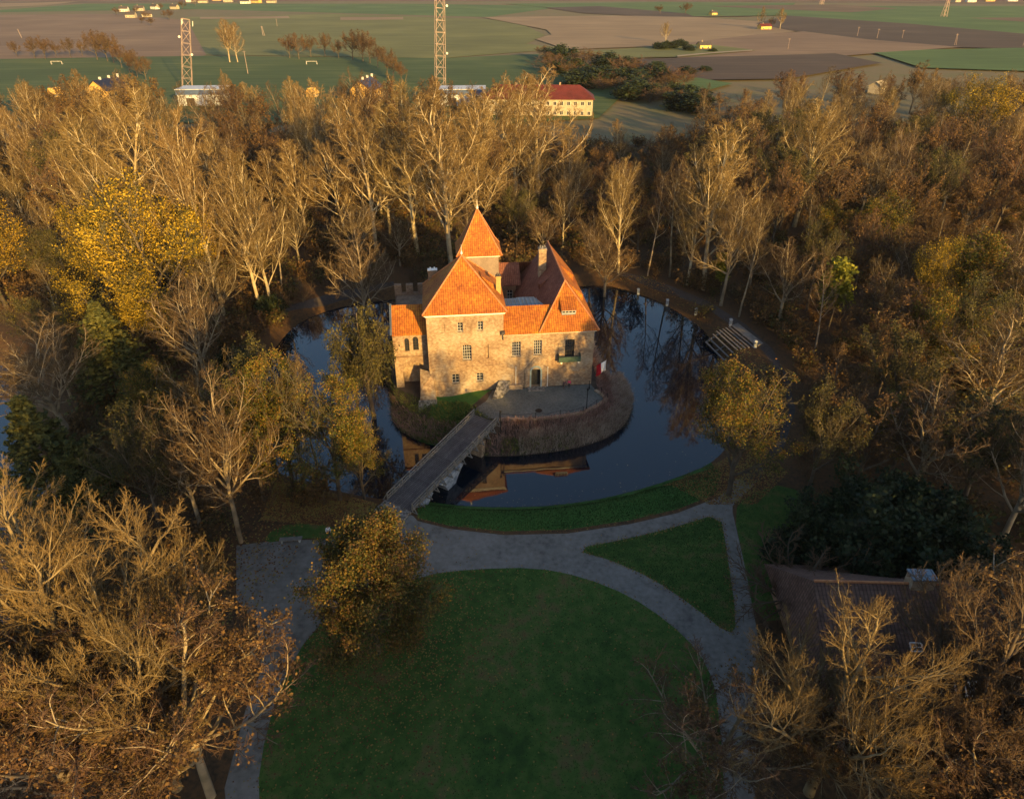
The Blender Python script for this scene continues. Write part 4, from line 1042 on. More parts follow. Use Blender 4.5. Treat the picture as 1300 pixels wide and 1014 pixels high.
def tubes(levels, ks):
    Vs, Qs = [], []; off = 0
    for (pts, rad), k in zip(levels, ks):
        B, n1, _ = pts.shape
        tan = np.zeros_like(pts); tan[:,1:-1] = pts[:,2:]-pts[:,:-2]; tan[:,0] = pts[:,1]-pts[:,0]; tan[:,-1] = pts[:,-1]-pts[:,-2]
        tan = nrm(tan)
        m = nrm(pts[:,-1]-pts[:,0]); ref = np.where(np.abs(m[:,2:3]) > .8, np.array([1.,0,0]), np.array([0,0,1.]))[:,None]
        x = nrm(np.cross(tan, np.broadcast_to(ref, tan.shape))); y = np.cross(tan, x)
        th = np.arange(k)*2*math.pi/k
        ringv = pts[:,:,None] + rad[...,None,None]*(x[:,:,None]*np.cos(th)[None,None,:,None] + y[:,:,None]*np.sin(th)[None,None,:,None])
        Vs.append(ringv.reshape(-1,3))
        idx = (np.arange(B)[:,None,None]*n1 + np.arange(n1-1)[None,:,None])*k + np.arange(k)[None,None]
        nx = (np.arange(B)[:,None,None]*n1 + np.arange(n1-1)[None,:,None])*k + (np.arange(k)[None,None]+1)%k
        Qs.append(np.stack([idx, nx, nx+k, idx+k], -1).reshape(-1,4) + off); off += B*n1*k
    return np.concatenate(Vs), np.concatenate(Qs)

def leaves(centres, per, spread, size, R, flat=.0, aspect=1.3):
    C = np.repeat(centres, per, 0); N = len(C)
    C = C + R.normal(0, spread, (N,3))
    a = nrm(R.normal(0,1,(N,3))); b = nrm(np.cross(a, R.normal(0,1,(N,3))))
    s = size*R.uniform(.55,1.25,(N,1))
    a = a*s*aspect*.5; b = b*s*.5
    V = np.stack([C-a, C+b, C+a, C-b], 1).reshape(-1,3)     # leaf-shaped rhombus
    return V, np.arange(N*4).reshape(-1,4)

def tree_protos(name, seed, H, levels, mt, split=2, ks=(8,6,4,3,3,3), leaf=None, dirn=(0,0,1), env=None):
    """returns (trunk mesh, crown mesh)"""
    lv = grow_tree(seed, H, levels, dirn)
    if env:
        cz, rx, ru = env; c = np.array([0,0,cz*H]); Rw = np.random.RandomState(seed+5); ph = Rw.uniform(0,6.28,6)
        for pts, rad in lv:
            q = pts - c; R_e = np.stack([np.full(q.shape[:-1], rx*H)]*2 + [np.where(q[...,2] > 0, ru*H, cz*H*1.35)], -1)
            az = np.arctan2(q[...,1], q[...,0]); R_e = R_e*(1 + .10*np.sin(2*az+ph[0]) + .08*np.sin(3*az+ph[1]) + .07*np.sin(5*az+4*q[...,2]/H+ph[2]))[...,None]
            rho = np.linalg.norm(q/R_e, axis=-1); k0 = .62
            new = np.where(rho > k0, k0 + (1.06-k0)*np.tanh((rho-k0)/(1.06-k0)), rho)
            pts[:] = c + q*(new/np.maximum(rho,1e-6))[...,None]
    V, Q = tubes(lv[:split], ks[:split]); V[:,2] -= .15*(V[:,2] < .1)
    tm = mesh_np('trunk', V, quads=Q, mats=[mt[0]], smooth=True)
    V, Q = tubes(lv[split:], ks[split:])
    mats = [mt[1]]; nq = [p_.shape[0]*(p_.shape[1]-1)*k_ for (p_,_), k_ in zip(lv[split:], ks[split:])]
    midx = np.concatenate([np.full(n_, 2 if (split+i_) < len(lv)-2 else 0) for i_, n_ in enumerate(nq)])
    if leaf:
        R = np.random.RandomState(seed+99)
        src = lv[-1][0] if leaf.get('lvl') is None else lv[leaf['lvl']][0]
        pts = src[:,1:].reshape(-1,3)
        if leaf.get('top'):      # leaves kept mostly low or mostly high on the crown
            zz = (pts[:,2]-pts[:,2].min())/np.ptp(pts[:,2]); keep = R.rand(len(pts)) < np.clip(leaf['top'](zz),0,1); pts = pts[keep]
        if leaf.get('frac',1) < 1:   # bare patches
            cell = np.floor(pts/2.2).astype(int); h = (np.sin(cell@np.array([12.9,78.2,37.7]))*43758.5)%1; pts = pts[h < leaf['frac']]
        if leaf.get('max') and len(pts) > leaf['max']: pts = pts[R.choice(len(pts), leaf['max'], replace=False)]
        LV, LQ = leaves(pts, leaf['per'], leaf['spread'], leaf['size'], R)
        V = np.concatenate([V, LV]); Q = np.concatenate([Q, LQ+len(V)-len(LV)]); midx = np.concatenate([midx, np.ones(len(LQ), int)]); mats.append(mt[2])
    if len(mats) == 1: mats.append(mt[1])
    mats.append(mt[0])
    cm = mesh_np('crown', V, quads=Q, mats=mats, midx=midx)
    zs = V[:,2]; top = float(np.percentile(zs, 99.7)); w = V[:,:2]; rad = float(np.percentile(np.hypot(w[:,0], w[:,1]), 95))
    return tm, cm, top, rad

bark = mat('grey_bark', [(.15,.12,.075),(.25,.20,.13),(.34,.28,.19)], .8, .9, objr=.18)
bark_p = mat('pale_bark', [(.25,.19,.105),(.40,.32,.19),(.54,.46,.31)], .8, .9, objr=.12)
bark_h = mat('golden_brown_bark', [(.13,.095,.05),(.21,.16,.085),(.29,.225,.125)], .8, .9)
bark_d = mat('dark_bark', [(.06,.045,.035),(.10,.08,.055),(.14,.115,.08)], .8, .9, objr=.2)
twig = mat('brown_twigs', [(.075,.05,.025),(.135,.09,.042)], .3, .9, objr=.22)
twig_p = mat('pale_twigs', [(.13,.085,.032),(.22,.15,.06)], .3, .9, objr=.15)
twig_r = mat('reddish_twigs', [(.08,.046,.028),(.13,.078,.045)], .3, .9, objr=.2)
twig_g = mat('greenish_twigs', [(.06,.052,.025),(.105,.09,.04)], .3, .9, objr=.2)
lf_y = mat('yellow_leaves', [(.10,.085,.012),(.26,.165,.013),(.40,.25,.018),(.46,.31,.03)], .3, .7, island=.5, trans=.3, objr=.12)
lf_yg = mat('yellow_green_leaves', [(.05,.065,.010),(.11,.11,.014),(.24,.18,.02),(.20,.11,.025)], .25, .7, island=.6, trans=.3, objr=.1)
lf_or = mat('orange_brown_leaves', [(.045,.055,.014),(.10,.095,.02),(.20,.135,.022),(.12,.07,.025)], .25, .7, island=.6, trans=.3, objr=.1)
lf_br = mat('brown_leaves', [(.07,.043,.018),(.13,.078,.028),(.19,.11,.038)], .3, .8, island=.5, trans=.25, objr=.15)
lf_g = mat('dark_green_leaves', [(.012,.022,.010),(.022,.038,.014),(.04,.055,.018)], .5, .7, island=.4, trans=.15, objr=.2)
lf_gg = mat('olive_leaves', [(.035,.038,.013),(.075,.07,.02),(.13,.11,.025)], .3, .7, island=.5, trans=.25, objr=.2)
lf_sp = mat('spruce_needles', [(.035,.045,.014),(.075,.08,.02),(.12,.11,.025)], .3, .8, island=.4, trans=.1, objr=.1)
lf_lime = mat('lime_leaves', [(.12,.13,.015),(.22,.22,.02),(.32,.29,.03)], .4, .7, island=.5, trans=.3)

def lv_upright(k=1.0, tw=.02):   # poplar / ash: ascending limbs
    return [dict(n=9,L=.80,r=.0125,jit=.035,up=.03,tap=.25),
      dict(n=7,L=.50,cnt=int(18*k),start=.22,ang=46,angt=.4,jit=.075,up=.075,tap=.3,rr=.5,tip=1,shape=lambda t:1.25-.75*t),
      dict(n=5,L=.42,cnt=int(12*k),start=.15,ang=38,jit=.10,up=.05,tap=.35,rr=.5,tip=1,rmin=.03),
      dict(n=3,L=.48,cnt=int(9*k),start=.12,ang=36,jit=.12,up=.05,tap=.4,rr=.55,rmin=tw*1.3),
      dict(n=2,L=.52,cnt=int(8*k),start=.12,ang=36,jit=.12,up=.03,tap=.3,rr=.6,rmin=tw)]
def lv_spread(k=1.0, tw=.02, low=.5, a=52):    # linden / maple: short trunk, wide round crown
    return [dict(n=6,L=.50,r=.017,jit=.04,up=.02,tap=.55),
      dict(n=8,L=1.05,cnt=int(14*k),start=low,ang=a,angt=.45,jit=.10,up=.075,tap=.22,rr=.62,tip=1,shape=lambda t:1.0-.1*t),
      dict(n=6,L=.44,cnt=int(13*k),start=.2,ang=42,jit=.11,up=.045,tap=.3,rr=.55,tip=1,rmin=.03),
      dict(n=4,L=.46,cnt=int(9*k),start=.15,ang=38,jit=.13,up=.06,tap=.35,rr=.55,tip=1,rmin=tw*1.3),
      dict(n=2,L=.50,cnt=int(8*k),start=.12,ang=38,jit=.13,up=.03,tap=.3,rr=.6,rmin=tw)]
def lv_thin(k=1.0):
    return [dict(n=8,L=.9,r=.009,jit=.045,up=.03,tap=.2),
      dict(n=6,L=.28,cnt=int(16*k),start=.4,ang=42,angt=.3,jit=.1,up=.08,tap=.3,rr=.45,tip=1,shape=lambda t:1.3-.7*t),
      dict(n=4,L=.45,cnt=int(8*k),start=.15,ang=38,jit=.12,up=.05,tap=.3,rr=.5,rmin=.025),
      dict(n=2,L=.5,cnt=int(8*k),start=.1,ang=38,jit=.12,up=.04,tap=.3,rr=.55,rmin=.018)]
def lv_bush(k=1.0):
    return [dict(n=3,L=.25,r=.02,jit=.05,up=.02,tap=.7),
      dict(n=6,L=2.6,cnt=int(16*k),start=.1,ang=44,jit=.12,up=.07,tap=.25,rr=.45,tip=1,shape=lambda t:1.0-.05*t),
      dict(n=4,L=.42,cnt=int(8*k),start=.2,ang=38,jit=.13,up=.05,tap=.3,rr=.5,rmin=.02),
      dict(n=2,L=.5,cnt=int(8*k),start=.15,ang=36,jit=.13,up=.03,tap=.3,rr=.55,rmin=.015)]
def lv_spruce():
    return [dict(n=8,L=1.0,r=.013,jit=.01,up=.02,tap=.1),
      dict(n=5,L=.34,cnt=110,start=.06,ang=92,jit=.04,up=-.03,tap=.2,rr=.22,shape=lambda t:1.05*(1-t)+.06,angj=5),
      dict(n=2,L=.38,cnt=10,start=.15,ang=50,jit=.08,up=-.06,tap=.3,rr=.5,rmin=.012)]
def lv_willow():
    return [dict(n=5,L=.4,r=.02,jit=.04,up=.02,tap=.6),
      dict(n=7,L=1.15,cnt=10,start=.5,ang=48,angt=.3,jit=.1,up=.05,tap=.25,rr=.55,tip=1),
      dict(n=5,L=.4,cnt=9,start=.25,ang=45,jit=.12,up=-.02,tap=.3,rr=.5,rmin=.02),
      dict(n=6,L=1.15,cnt=12,start=.1,ang=50,jit=.06,up=-.45,tap=.4,rr=.4,rmin=.014)]

def lv_oval():
    return [dict(n=8,L=.86,r=.016,jit=.03,up=.03,tap=.25),
      dict(n=6,L=.50,cnt=46,start=.08,ang=80,angt=.55,jit=.09,up=.05,tap=.25,rr=.42,tip=1,shape=lambda t:.72+1.3*t*(1-t)-.36*t),
      dict(n=4,L=.42,cnt=9,start=.2,ang=42,jit=.12,up=.05,tap=.3,rr=.5,tip=1,rmin=.02),
      dict(n=3,L=.46,cnt=7,start=.12,ang=40,jit=.13,up=.05,tap=.3,rr=.55,rmin=.012)]
PROTO = {}
def proto(key, kind, *a, **k): PROTO.setdefault(kind, []).append(tree_protos(key, *a, **k))
for i in range(5): proto('u','poplar',100+i,24,lv_upright(1.0,.019),(bark_p,twig_p),env=(.60,.25+.03*(i%3),.39))
for i in range(5): proto('s','linden',200+i,18,lv_spread(.95,.019),(bark,twig),env=(.56,.42,.42))
for i in range(3): proto('t','thin',300+i,20,lv_thin(1.15),(bark,twig),env=(.6,.2,.4))
for i in range(3): proto('y','yellow',500+i,15,lv_spread(.8,.02,.35,60),(bark_d,twig_g,lf_y),leaf=dict(per=2,spread=.36,size=.145,max=19000,frac=.7),env=(.55,.40,.43))
for i in range(3): proto('r','reddish',400+i,15,lv_spread(.85,.024,.4,56),(bark_d,twig_r,lf_br),leaf=dict(per=1,spread=.2,size=.2,frac=.5,max=2800),env=(.55,.42,.42))
for i in range(2): proto('g','mossy',450+i,17,lv_spread(.85,.024,.45,50),(bark_d,twig_g,lf_gg),leaf=dict(per=1,spread=.25,size=.18,frac=.5,max=6000),env=(.56,.38,.42))
for i in range(2): proto('o','orange',520+i,14,lv_spread(.8,.02,.35,58),(bark_d,twig,lf_or),leaf=dict(per=2,spread=.3,size=.24,max=9000,frac=.9),env=(.55,.42,.42))
for i in range(3): proto('yg','yellow_green',540+i,14,lv_spread(.8,.02,.35,58),(bark_d,twig_g,lf_yg),leaf=dict(per=2,spread=.3,size=.165,max=11000,frac=.65),env=(.55,.38,.43))
for i in range(2): proto('sp','spruce',560+i,15,lv_spruce(),(bark_d,bark_d,lf_sp),split=1,ks=(8,4,3),leaf=dict(per=5,spread=.10,size=.34))
proto('w','willow',580,12,lv_willow(),(bark_d,twig_g,lf_gg),leaf=dict(per=1,spread=.1,size=.14,max=4000))
for i in range(3): proto('b','bush',600+i,4.5,lv_bush(),(bark_d,twig_r),split=1)
for i in range(3): proto('gb','green_bush',620+i,4.5,lv_bush(),(bark_d,twig_g,lf_g),split=1,leaf=dict(per=3,spread=.25,size=.26,max=5000))
for i in range(2): proto('yw','yew',640+i,8,lv_bush(1.15),(bark_d,bark_d,lf_g),split=1,leaf=dict(per=5,spread=.28,size=.26,max=9000))
proto('l','lime',660,7,lv_thin(.9),(bark_d,twig_g,lf_lime),leaf=dict(per=2,spread=.2,size=.24,max=4000))

CATN = dict(poplar='bare_poplar',linden='bare_linden',thin='slender_bare_tree',reddish='bare_tree',mossy='bare_tree',yellow='yellow_tree',orange='autumn_tree',
   yellow_green='autumn_tree',spruce='spruce_tree',willow='weeping_willow',bush='bare_bush',green_bush='green_bush',yew='yew_tree',lime='young_tree',hero='bare_linden',hero2='bare_linden')
def plant(kind, x, y, h, label, group=None, var=None, wide=1.0, rz=None, z=None, cat='tree'):
    P = PROTO[kind]; tm, cm, top, rad = P[(var if var is not None else random.randrange(len(P))) % len(P)]
    s = h/top
    t = empty(CATN[kind], (x, y, (hz(x,y) if z is None else z)-.05), random.uniform(0,6.28) if rz is None else rz, label, cat, group)
    t.scale = (s*wide, s*wide, s)
    obj('trunk' if 'bush' not in kind and kind != 'yew' else 'stems', tm, t); obj('crown', cm, t)
    return t

def base_from(px, py_base): return gp(px, py_base)
def h_from(px, py_top, x, y, z0=GZ):
    # height of a thing standing at (x,y) whose tip shows at py_top
    b = (CY-py_top)/FOC; t = y/(CT+ST*b); return EYE-(ST-CT*b)*t - z0

# near giants (finer twigs)
def lv_giant(low=.35,a=56,tw=.009):
    return [dict(n=6,L=.36,r=.021,jit=.04,up=.02,tap=.65),
      dict(n=9,L=1.25,cnt=12,start=low,ang=a,angt=.4,jit=.07,up=.06,tap=.3,rr=.62,tip=1,shape=lambda t:1.0-.05*t),
      dict(n=7,L=.62,cnt=9,start=.22,ang=36,jit=.08,up=.06,tap=.3,rr=.66,tip=1,rmin=.028),
      dict(n=5,L=.58,cnt=9,start=.18,ang=33,jit=.09,up=.06,tap=.3,rr=.62,tip=1,rmin=.018),
      dict(n=4,L=.52,cnt=8,start=.12,ang=33,jit=.10,up=.05,tap=.4,rr=.6,tip=1,rmin=.013),
      dict(n=2,L=.48,cnt=6,start=.12,ang=33,jit=.11,up=.05,tap=.4,rr=.7,rmin=tw)]
for i in range(3): proto('h','hero',710+i,20,lv_giant(.35,[58,62,54][i]),(bark_h,twig_p),ks=(10,8,6,4,3,3),env=(.50,.50,.48))
proto('h2','hero2',731,14,lv_giant(.4,56),(bark_d,twig),ks=(10,8,6,4,3,3),env=(.55,.44,.44))
proto('rb','hero_brown',741,14,lv_spread(1.0,.016,.4,54),(bark,twig_r,lf_br),leaf=dict(per=1,spread=.15,size=.12,frac=.5,max=5500),env=(.5,.48,.46)); CATN['hero_brown']='brown_leaved_tree'
proto('lt','lawn_tree',751,13,lv_oval(),(bark_d,twig,lf_or),leaf=dict(per=8,spread=.30,size=.13,max=9000,frac=1.0),env=(.52,.47,.47)); CATN['lawn_tree']='autumn_tree'
proto('mt','moat_tree',761,15,lv_spread(.85,.018,.3,56),(bark_d,twig_g,lf_yg),leaf=dict(per=3,spread=.25,size=.13,max=6500,frac=.55),env=(.55,.40,.42)); CATN['moat_tree']='autumn_tree'

TREES = []   # (x, y, keep-out radius)
def hero(kind, px, pyb, pyt, label, wide=1.0, var=None, rz=None, keep=4.0, cat='tree', group=None, name=None):
    x, y = gp(px, pyb); z = hz(x,y); h = h_from(px, pyt, x, y, z); TREES.append((x, y, keep))
    t = plant(kind, x, y, h, label, group, var, wide, rz, cat=cat)
    if name: t.name = name
    return t
hero('hero',132,965,640,'huge golden lit bare tree filling the lower left corner',1.0,0,0.4,9)
hero('hero',225,1000,738,'second large bare tree right of the giant at the lower left',.72,1,2.0,8)
hero('hero_brown',268,1010,790,'russet brown leaved tree between the lower left giant and the gravel plaza',1.1,0,1.0,6)
hero('hero_brown',40,1040,838,'russet brown leaved tree in the very lower left corner',1.2,0,3.0,6)
hero('hero_brown',130,1060,850,'brown leaved tree at the foot of the lower left giant',1.1,0,4.3,6)
hero('hero',1025,1010,760,'big golden lit bare tree in front of the park house roof at the lower right',.92,2,1.2,8)
hero('hero2',1187,985,738,'smaller grey bare tree before the skylights of the park house',1.0,0,0.3,6)
hero('hero_brown',900,1010,868,'low russet tree at the lower end of the round lawn beside the golden bare tree',1.2,0,.5,5)
hero('hero_brown',1290,960,760,'russet brown tree at the lower right edge of the photo',1.3,0,2.2,6)
hero('hero_brown',1110,1075,915,'brown leaved tree below the skylights at the lower right',1.2,0,5.1,5)
hero('hero_brown',1240,1090,915,'brown leaved tree in the lower right corner',1.2,0,.1,5)
hero('lawn_tree',481,828,668,'round yellow and orange tree standing alone on the round lawn',1.0,0,0.0,6)
hero('moat_tree',432,634,486,'yellow green leaved tree on the litter bank left of the footbridge',1.0,0,0.6,4)
hero('moat_tree',372,618,455,'taller thin leaved tree left of the yellow green tree by the bridge',.8,0,2.6,3)
hero('mossy',352,600,440,'sparse olive tree at the left water edge of the moat',.8,0,2.6,3)
hero('thin',405,612,448,'slender grey bare tree over the left arm of the moat',.8,1,2.6,3)
hero('moat_tree',925,628,468,'broad yellow leaved tree on the right bank where the paths meet',1.02,0,3.4,5)
hero('mossy',1025,628,495,'sparse olive tree just right of the broad yellow bank tree',.85,1,1,4)
hero('thin',385,604,470,'fine grey bare tree standing over the left arm of the moat',.7,0,2,3)
hero('moat_tree',462,628,528,'small yellow green tree at the near end of the left moat bank',.8,0,4.1,2)
hero('yellow_green',335,635,500,'yellow green tree behind the gravel plaza corner tree',.8,2,1.1,2.5)
hero('thin',340,575,430,'slim bare tree at the far left rim of the moat',.9,2,2,2.5)
hero('mossy',322,610,470,'olive bare tree behind the taller thin leaved one',.8,1,2,2.5)
hero('linden',306,688,470,'grey bare tree at the corner of the gravel plaza',.78,1,1,4)
hero('linden',255,668,505,'bare tree left of the gravel plaza corner tree',.9,2,1,4)
hero('mossy',205,670,520,'olive tinged bare tree behind the lower left giant crown',.9,1,1,4)
hero('linden',268,500,352,'round golden bare tree standing left of the moat',1.05,3,1,5)
hero('spruce',158,505,385,'golden lit spruce left of the round bare tree',1.35,0,1,4)
hero('spruce',80,625,505,'dark green spruce near the left pond',1.3,1,1,4)
hero('spruce',120,640,560,'smaller dark spruce to the right of the pond spruce',1.4,0,2,3)
hero('linden',95,560,410,'wide reddish grey bare tree above the left pond',1.35,0,2,5)
0 and hero('linden',30,590,470,'bare tree leaning at the edge of the left pond',1.1,4,2,4)
hero('yellow',215,432,225,'tall bright yellow tree at the left of the wood',1.0,0,1,5)
hero('yellow',150,425,262,'bright yellow tree left of the tallest yellow one',.8,1,2,4)
hero('yellow',262,400,245,'yellow tree between pale trunks at the left of the wood',.8,2,3,4)
hero('yellow',185,470,345,'low yellow tree above the golden spruce',1.1,2,5,4)
hero('yellow',8,390,255,'orange yellow tree at the left edge of the photo',1.1,1,0,5)
hero('poplar',285,400,138,'tall straight pale trunked tree right of the yellow trees',.8,0,0,4)
hero('poplar',190,385,110,'forking golden bare tree rising out of the yellow trees',1.1,1,0,4)
hero('poplar',160,360,135,'leaning pale bare tree above the yellow trees',1.0,2,2,4)
hero('poplar',332,398,190,'left one of two leaning trunks above the left moat',.9,3,0,3)
hero('poplar',346,398,200,'right one of two leaning trunks above the left moat',.9,4,3,3)
hero('poplar',573,338,96,'tallest golden bare poplar directly behind the castle turret',1.15,1,4,5)
hero('poplar',530,322,105,'golden bare poplar left of the turret',1.15,0,1,5)
hero('poplar',478,318,120,'golden bare poplar two left of the turret',1.1,3,1,5)
hero('poplar',610,322,110,'bright forked bare poplar right of the turret tip',1.1,2,2,5)
hero('poplar',682,252,85,'wide topped bare tree in front of the school building',1.5,4,2,5)
hero('linden',462,404,288,'round bare tree at the far left bank of the moat',1.0,2,2,4)
hero('linden',768,366,290,'small round russet bare tree at the right behind the castle',1.25,3,2,4)
hero('willow',474,518,392,'green brown weeping willow against the left castle wall',.62,0,2,3)
hero('willow',452,506,432,'lower weeping willow at the left water of the island side',.7,0,4,3)
hero('poplar',893,368,150,'tall pale bare tree with bright trunk behind the right path',1.1,2,2,5)
hero('poplar',1008,288,120,'fan shaped bare tree leaning right in the right wood',1.4,3,2,5)
hero('lime',914,376,322,'small lime green tree beside the pale trunk above the right path',1.2,0,2,3)
hero('yellow',1222,200,95,'yellow oak among the bare trees at the upper right',1.25,0,2,5)
hero('yellow',1167,430,305,'orange yellow tree in the middle of the right wood',.75,1,2,4)
hero('yellow_green',1165,500,375,'olive yellow tree below the orange yellow one in the right wood',.9,2,2,4)
hero('lime',1050,420,328,'bright lime yellow tree top in the right wood',1.3,0,3,3)
hero('reddish',1080,380,262,'round russet crowned tree above the right wood centre',.8,1,3,4)
hero('linden',1240,560,400,'grey spreading bare tree at the right middle',1.3,1,3,5)
hero('linden',1265,700,510,'grey bare tree with fanned limbs at the right edge',1.1,2,3,5)
hero('linden',1275,450,300,'bare tree with yellow tinge at the right edge of the wood',1.2,3,3,5)
hero('linden',1150,645,480,'grey brown bare tree behind the dark yews',1.2,2,3,4)
hero('mossy',1215,655,505,'olive bare tree between the yews and the right edge',1.2,1,3,4)
hero('reddish',1085,625,500,'russet tree just behind the left end of the yews',1.2,2,3,4)
hero('poplar',622,262,90,'narrow golden bare tree before the left end of the school',1.0,1,5,3)
hero('poplar',655,262,92,'golden bare tree before the middle of the school',1.1,3,5,3)
hero('mossy',1120,560,420,'olive bare tree right of the yellow green trees',1.0,0,3,4)
for i,(px,pb,pt,w) in enumerate([(1040,700,632,1.0),(1078,738,660,1.05),(1125,735,640,1.1),(1170,742,664,1.05),(1105,690,610,1.05),(1155,695,620,1.05),(1205,738,674,1.0)]):
    hero('yew',px,pb,pt,['leftmost dark yew beside the right lawn','dark yew behind the park house at its left','tall dark yew above the park house chimney','dark yew right of the park house chimney','rear dark yew of the clump above the park house','rear right dark yew of the clump','rightmost dark yew beside the park house roof'][i],w,i,i*1.3,5,group='dark yews by the park house')
for i,(px,pb,pt) in enumerate([(785,346,200),(822,350,215),(850,352,190),(872,362,210),(915,388,235),(938,402,255)]):
    hero(['poplar','thin','thin','poplar','linden','thin'][i],px,pb,pt,['first','second','third','fourth','fifth','last'][i]+' of the bare trees in the row beside the right moat path',.9,i,i,2.5,group='bare trees beside the right moat path')
for i,(px,pb) in enumerate([(328,418),(345,404),(362,394),(305,440),(298,470),(385,384),(415,372)]):
    hero(['bush','green_bush','bush'][i%3],px,pb,pb-24-4*(i%3),'low '+['bare','green','bare'][i%3]+' bush, '+['first','second','third','fourth','fifth','sixth','last'][i]+' on the bank above the left moat',1.0,i,i,1.5,cat='bush',group='bushes above the left moat')
hero('green_bush',1012,725,682,'glossy dark green shrub at the edge of the right lawn',1.4,0,0,3,cat='bush')
hero('bush',1000,772,700,'purplish bare bush between the right lawn and the yews',1.5,1,0,3,cat='bush')

# ---- trees along the fields beyond the wood
def far(kind,px,pb,pt,lb,w=1.0,grp=None,cat='tree'):
    x,y=gp(px,pb); TREES.append((x,y,3)); plant(kind,x,y,h_from(px,pt,x,y),lb,grp,None,w,z=GZ,cat=cat)
far('poplar',292,80,24,'tall golden poplar cluster tree beside the upper left mast',1.3)
far('poplar',302,80,28,'right hand tree of the golden poplar pair by the upper left mast',1.2)
for lb,L in (('upper left field edge',[(22,70,52),(45,72,47),(58,73,45),(72,70,52),(90,70,48),(105,68,52),(124,74,38),(137,76,40),(145,78,42),(155,84,56),(165,90,58),(175,96,66),(186,100,72)]),
             ('hedge between the masts',[(368,72,44),(380,73,42),(395,70,44),(413,69,42),(430,72,50),(448,74,38),(461,76,37),(470,78,40),(480,84,55),(492,92,60),(500,98,70),(510,102,78)])):
    for i,(px,pb,pt) in enumerate(L):
        far('reddish',px,pb+3,pt,f'red brown tree, {["first","second","third","fourth","fifth","sixth","seventh","eighth","ninth","tenth","eleventh","twelfth","thirteenth"][i]} from the left in the {lb}',1.1,'red brown trees of the field hedges')
for i,(px,pb,pt,w) in enumerate([(965,36,8,1.0),(990,38,10,1.1),(978,37,22,1.2),(845,55,28,1.3),(870,18,4,2.0),(838,18,6,2.2)]):
    far('poplar' if i in(0,1,3) else 'reddish',px,pb,pt,['left tall tree by the low yellow house in the fields','right tall tree by the low yellow house in the fields','short tree between the tall trees of the yellow field house','lone dark tree at the left of the farm cottage','dark tree cluster top beside the far small yellow house','wide dark tree on the far field left of the small yellow house'][i],w)
hl=[(705,90,72),(725,98,80),(745,108,90),(765,112,94),(785,118,99),(805,124,104),(825,128,108),(850,134,114),(875,138,116),(900,140,116),(780,100,84),(800,106,90),(820,112,94),(845,118,98),(760,102,86),(735,90,74),(692,72,60),(712,76,60),(732,80,62),(752,84,66),(772,88,70),(792,93,74),(812,97,80),(832,101,84),(850,104,86),(868,110,92),(720,90,76),(748,98,84),(776,106,92),(806,114,98),(836,120,104),(700,82,68),(862,122,108)]
for i,(px,pb,pt) in enumerate(hl):
    far(['bush','reddish','green_bush'][i%3],px,pb+3,pt-2,'brown scrub bush in the overgrown ditch right of the school',2.6,'scrub along the overgrown ditch','bush')
for i,(px,pb,pt) in enumerate([(862,60,50),(850,63,52),(838,64,54),(875,66,57),(905,67,61),(770,82,72),(800,84,74),(835,88,78),(870,96,84),(895,92,84)]):
    far('green_bush',px,pb,pt,'dark bush in the hedge below the farm cottage',2.2,'dark hedge bushes by the farm cottage','bush')
for i,(px,pb,pt) in enumerate([(148,20,9),(172,18,8),(186,26,14),(205,14,4),(215,26,12),(232,12,1),(248,8,-2),(262,2,-8),(300,3,-6),(336,3,-6),(192,33,22),(180,30,20)]):
    far('reddish',px,pb,pt,'dark tree among the far farmhouses at the upper left',1.8,'dark trees among the far farmhouses')

# ---- the wood
LM = [(0,'at the left edge'),(120,'above the bright yellow trees'),(330,'left of the castle'),(480,'behind the castle'),(700,'right of the castle roofs'),(830,'above the right path'),(980,'in the right wood'),(1150,'at the right edge')]
cand = []
R_ = np.random.RandomState(5)
def back_edge(px):
    return np.interp(px, [-200,0,200,440,600,680,760,850,930,1000,1200,1500], [285,285,285,285,280,265,262,262,290,320,340,340])
tries = 0
keepers = []
grid = {}
for q_ in ((930,440,5),(905,470,4),(960,470,4),(930,490,6),(955,520,5),(940,410,3)): TREES.append((*gp(q_[0],q_[1]),q_[2]))
def ok(x,y,r):
    for (a,b,k) in TREES:
        if (a-x)**2+(b-y)**2 < (k+r*.35)**2: return False
    for (a,b,k) in keepers:
        if (a-x)**2+(b-y)**2 < r*r: return False
    return True
bad = [MOAT, POND, LAWN, TRI, RLAWN, BANK, PATCH, PATHS, LPATH]
pts_ = np.column_stack([R_.uniform(-230,260,16000), R_.uniform(40,335,16000)])
blocked = np.zeros(len(pts_), bool)
for P in bad: blocked |= inside(P, pts_[:,0], pts_[:,1]) | (dist(P, pts_[:,0], pts_[:,1]) < (2.2 if P is not PATHS else 2.0))
for (x,y),bk in zip(pts_, blocked):
    if bk: continue
    px, py = proj(x,y,GZ)
    tp = proj(x,y,18)[1]
    if px < -70 or px > 1370 or tp > 1010: continue
    if y > back_edge(px): continue
    if px < 75 and 380 < py < 860: continue
    if y < 62 and px > 950 and py > 690: continue       # park house and its garden
    if y < 60 and px < 330: 
        if py > 700: continue
    if 600 < px < 765 and y > 250: continue
    r = np.interp(y, [50,120,200,240,330], [8.8,9.8,11,13.5,15.5])
    if not ok(x,y,r): continue
    keepers.append((x,y,r))
ZONE = {}
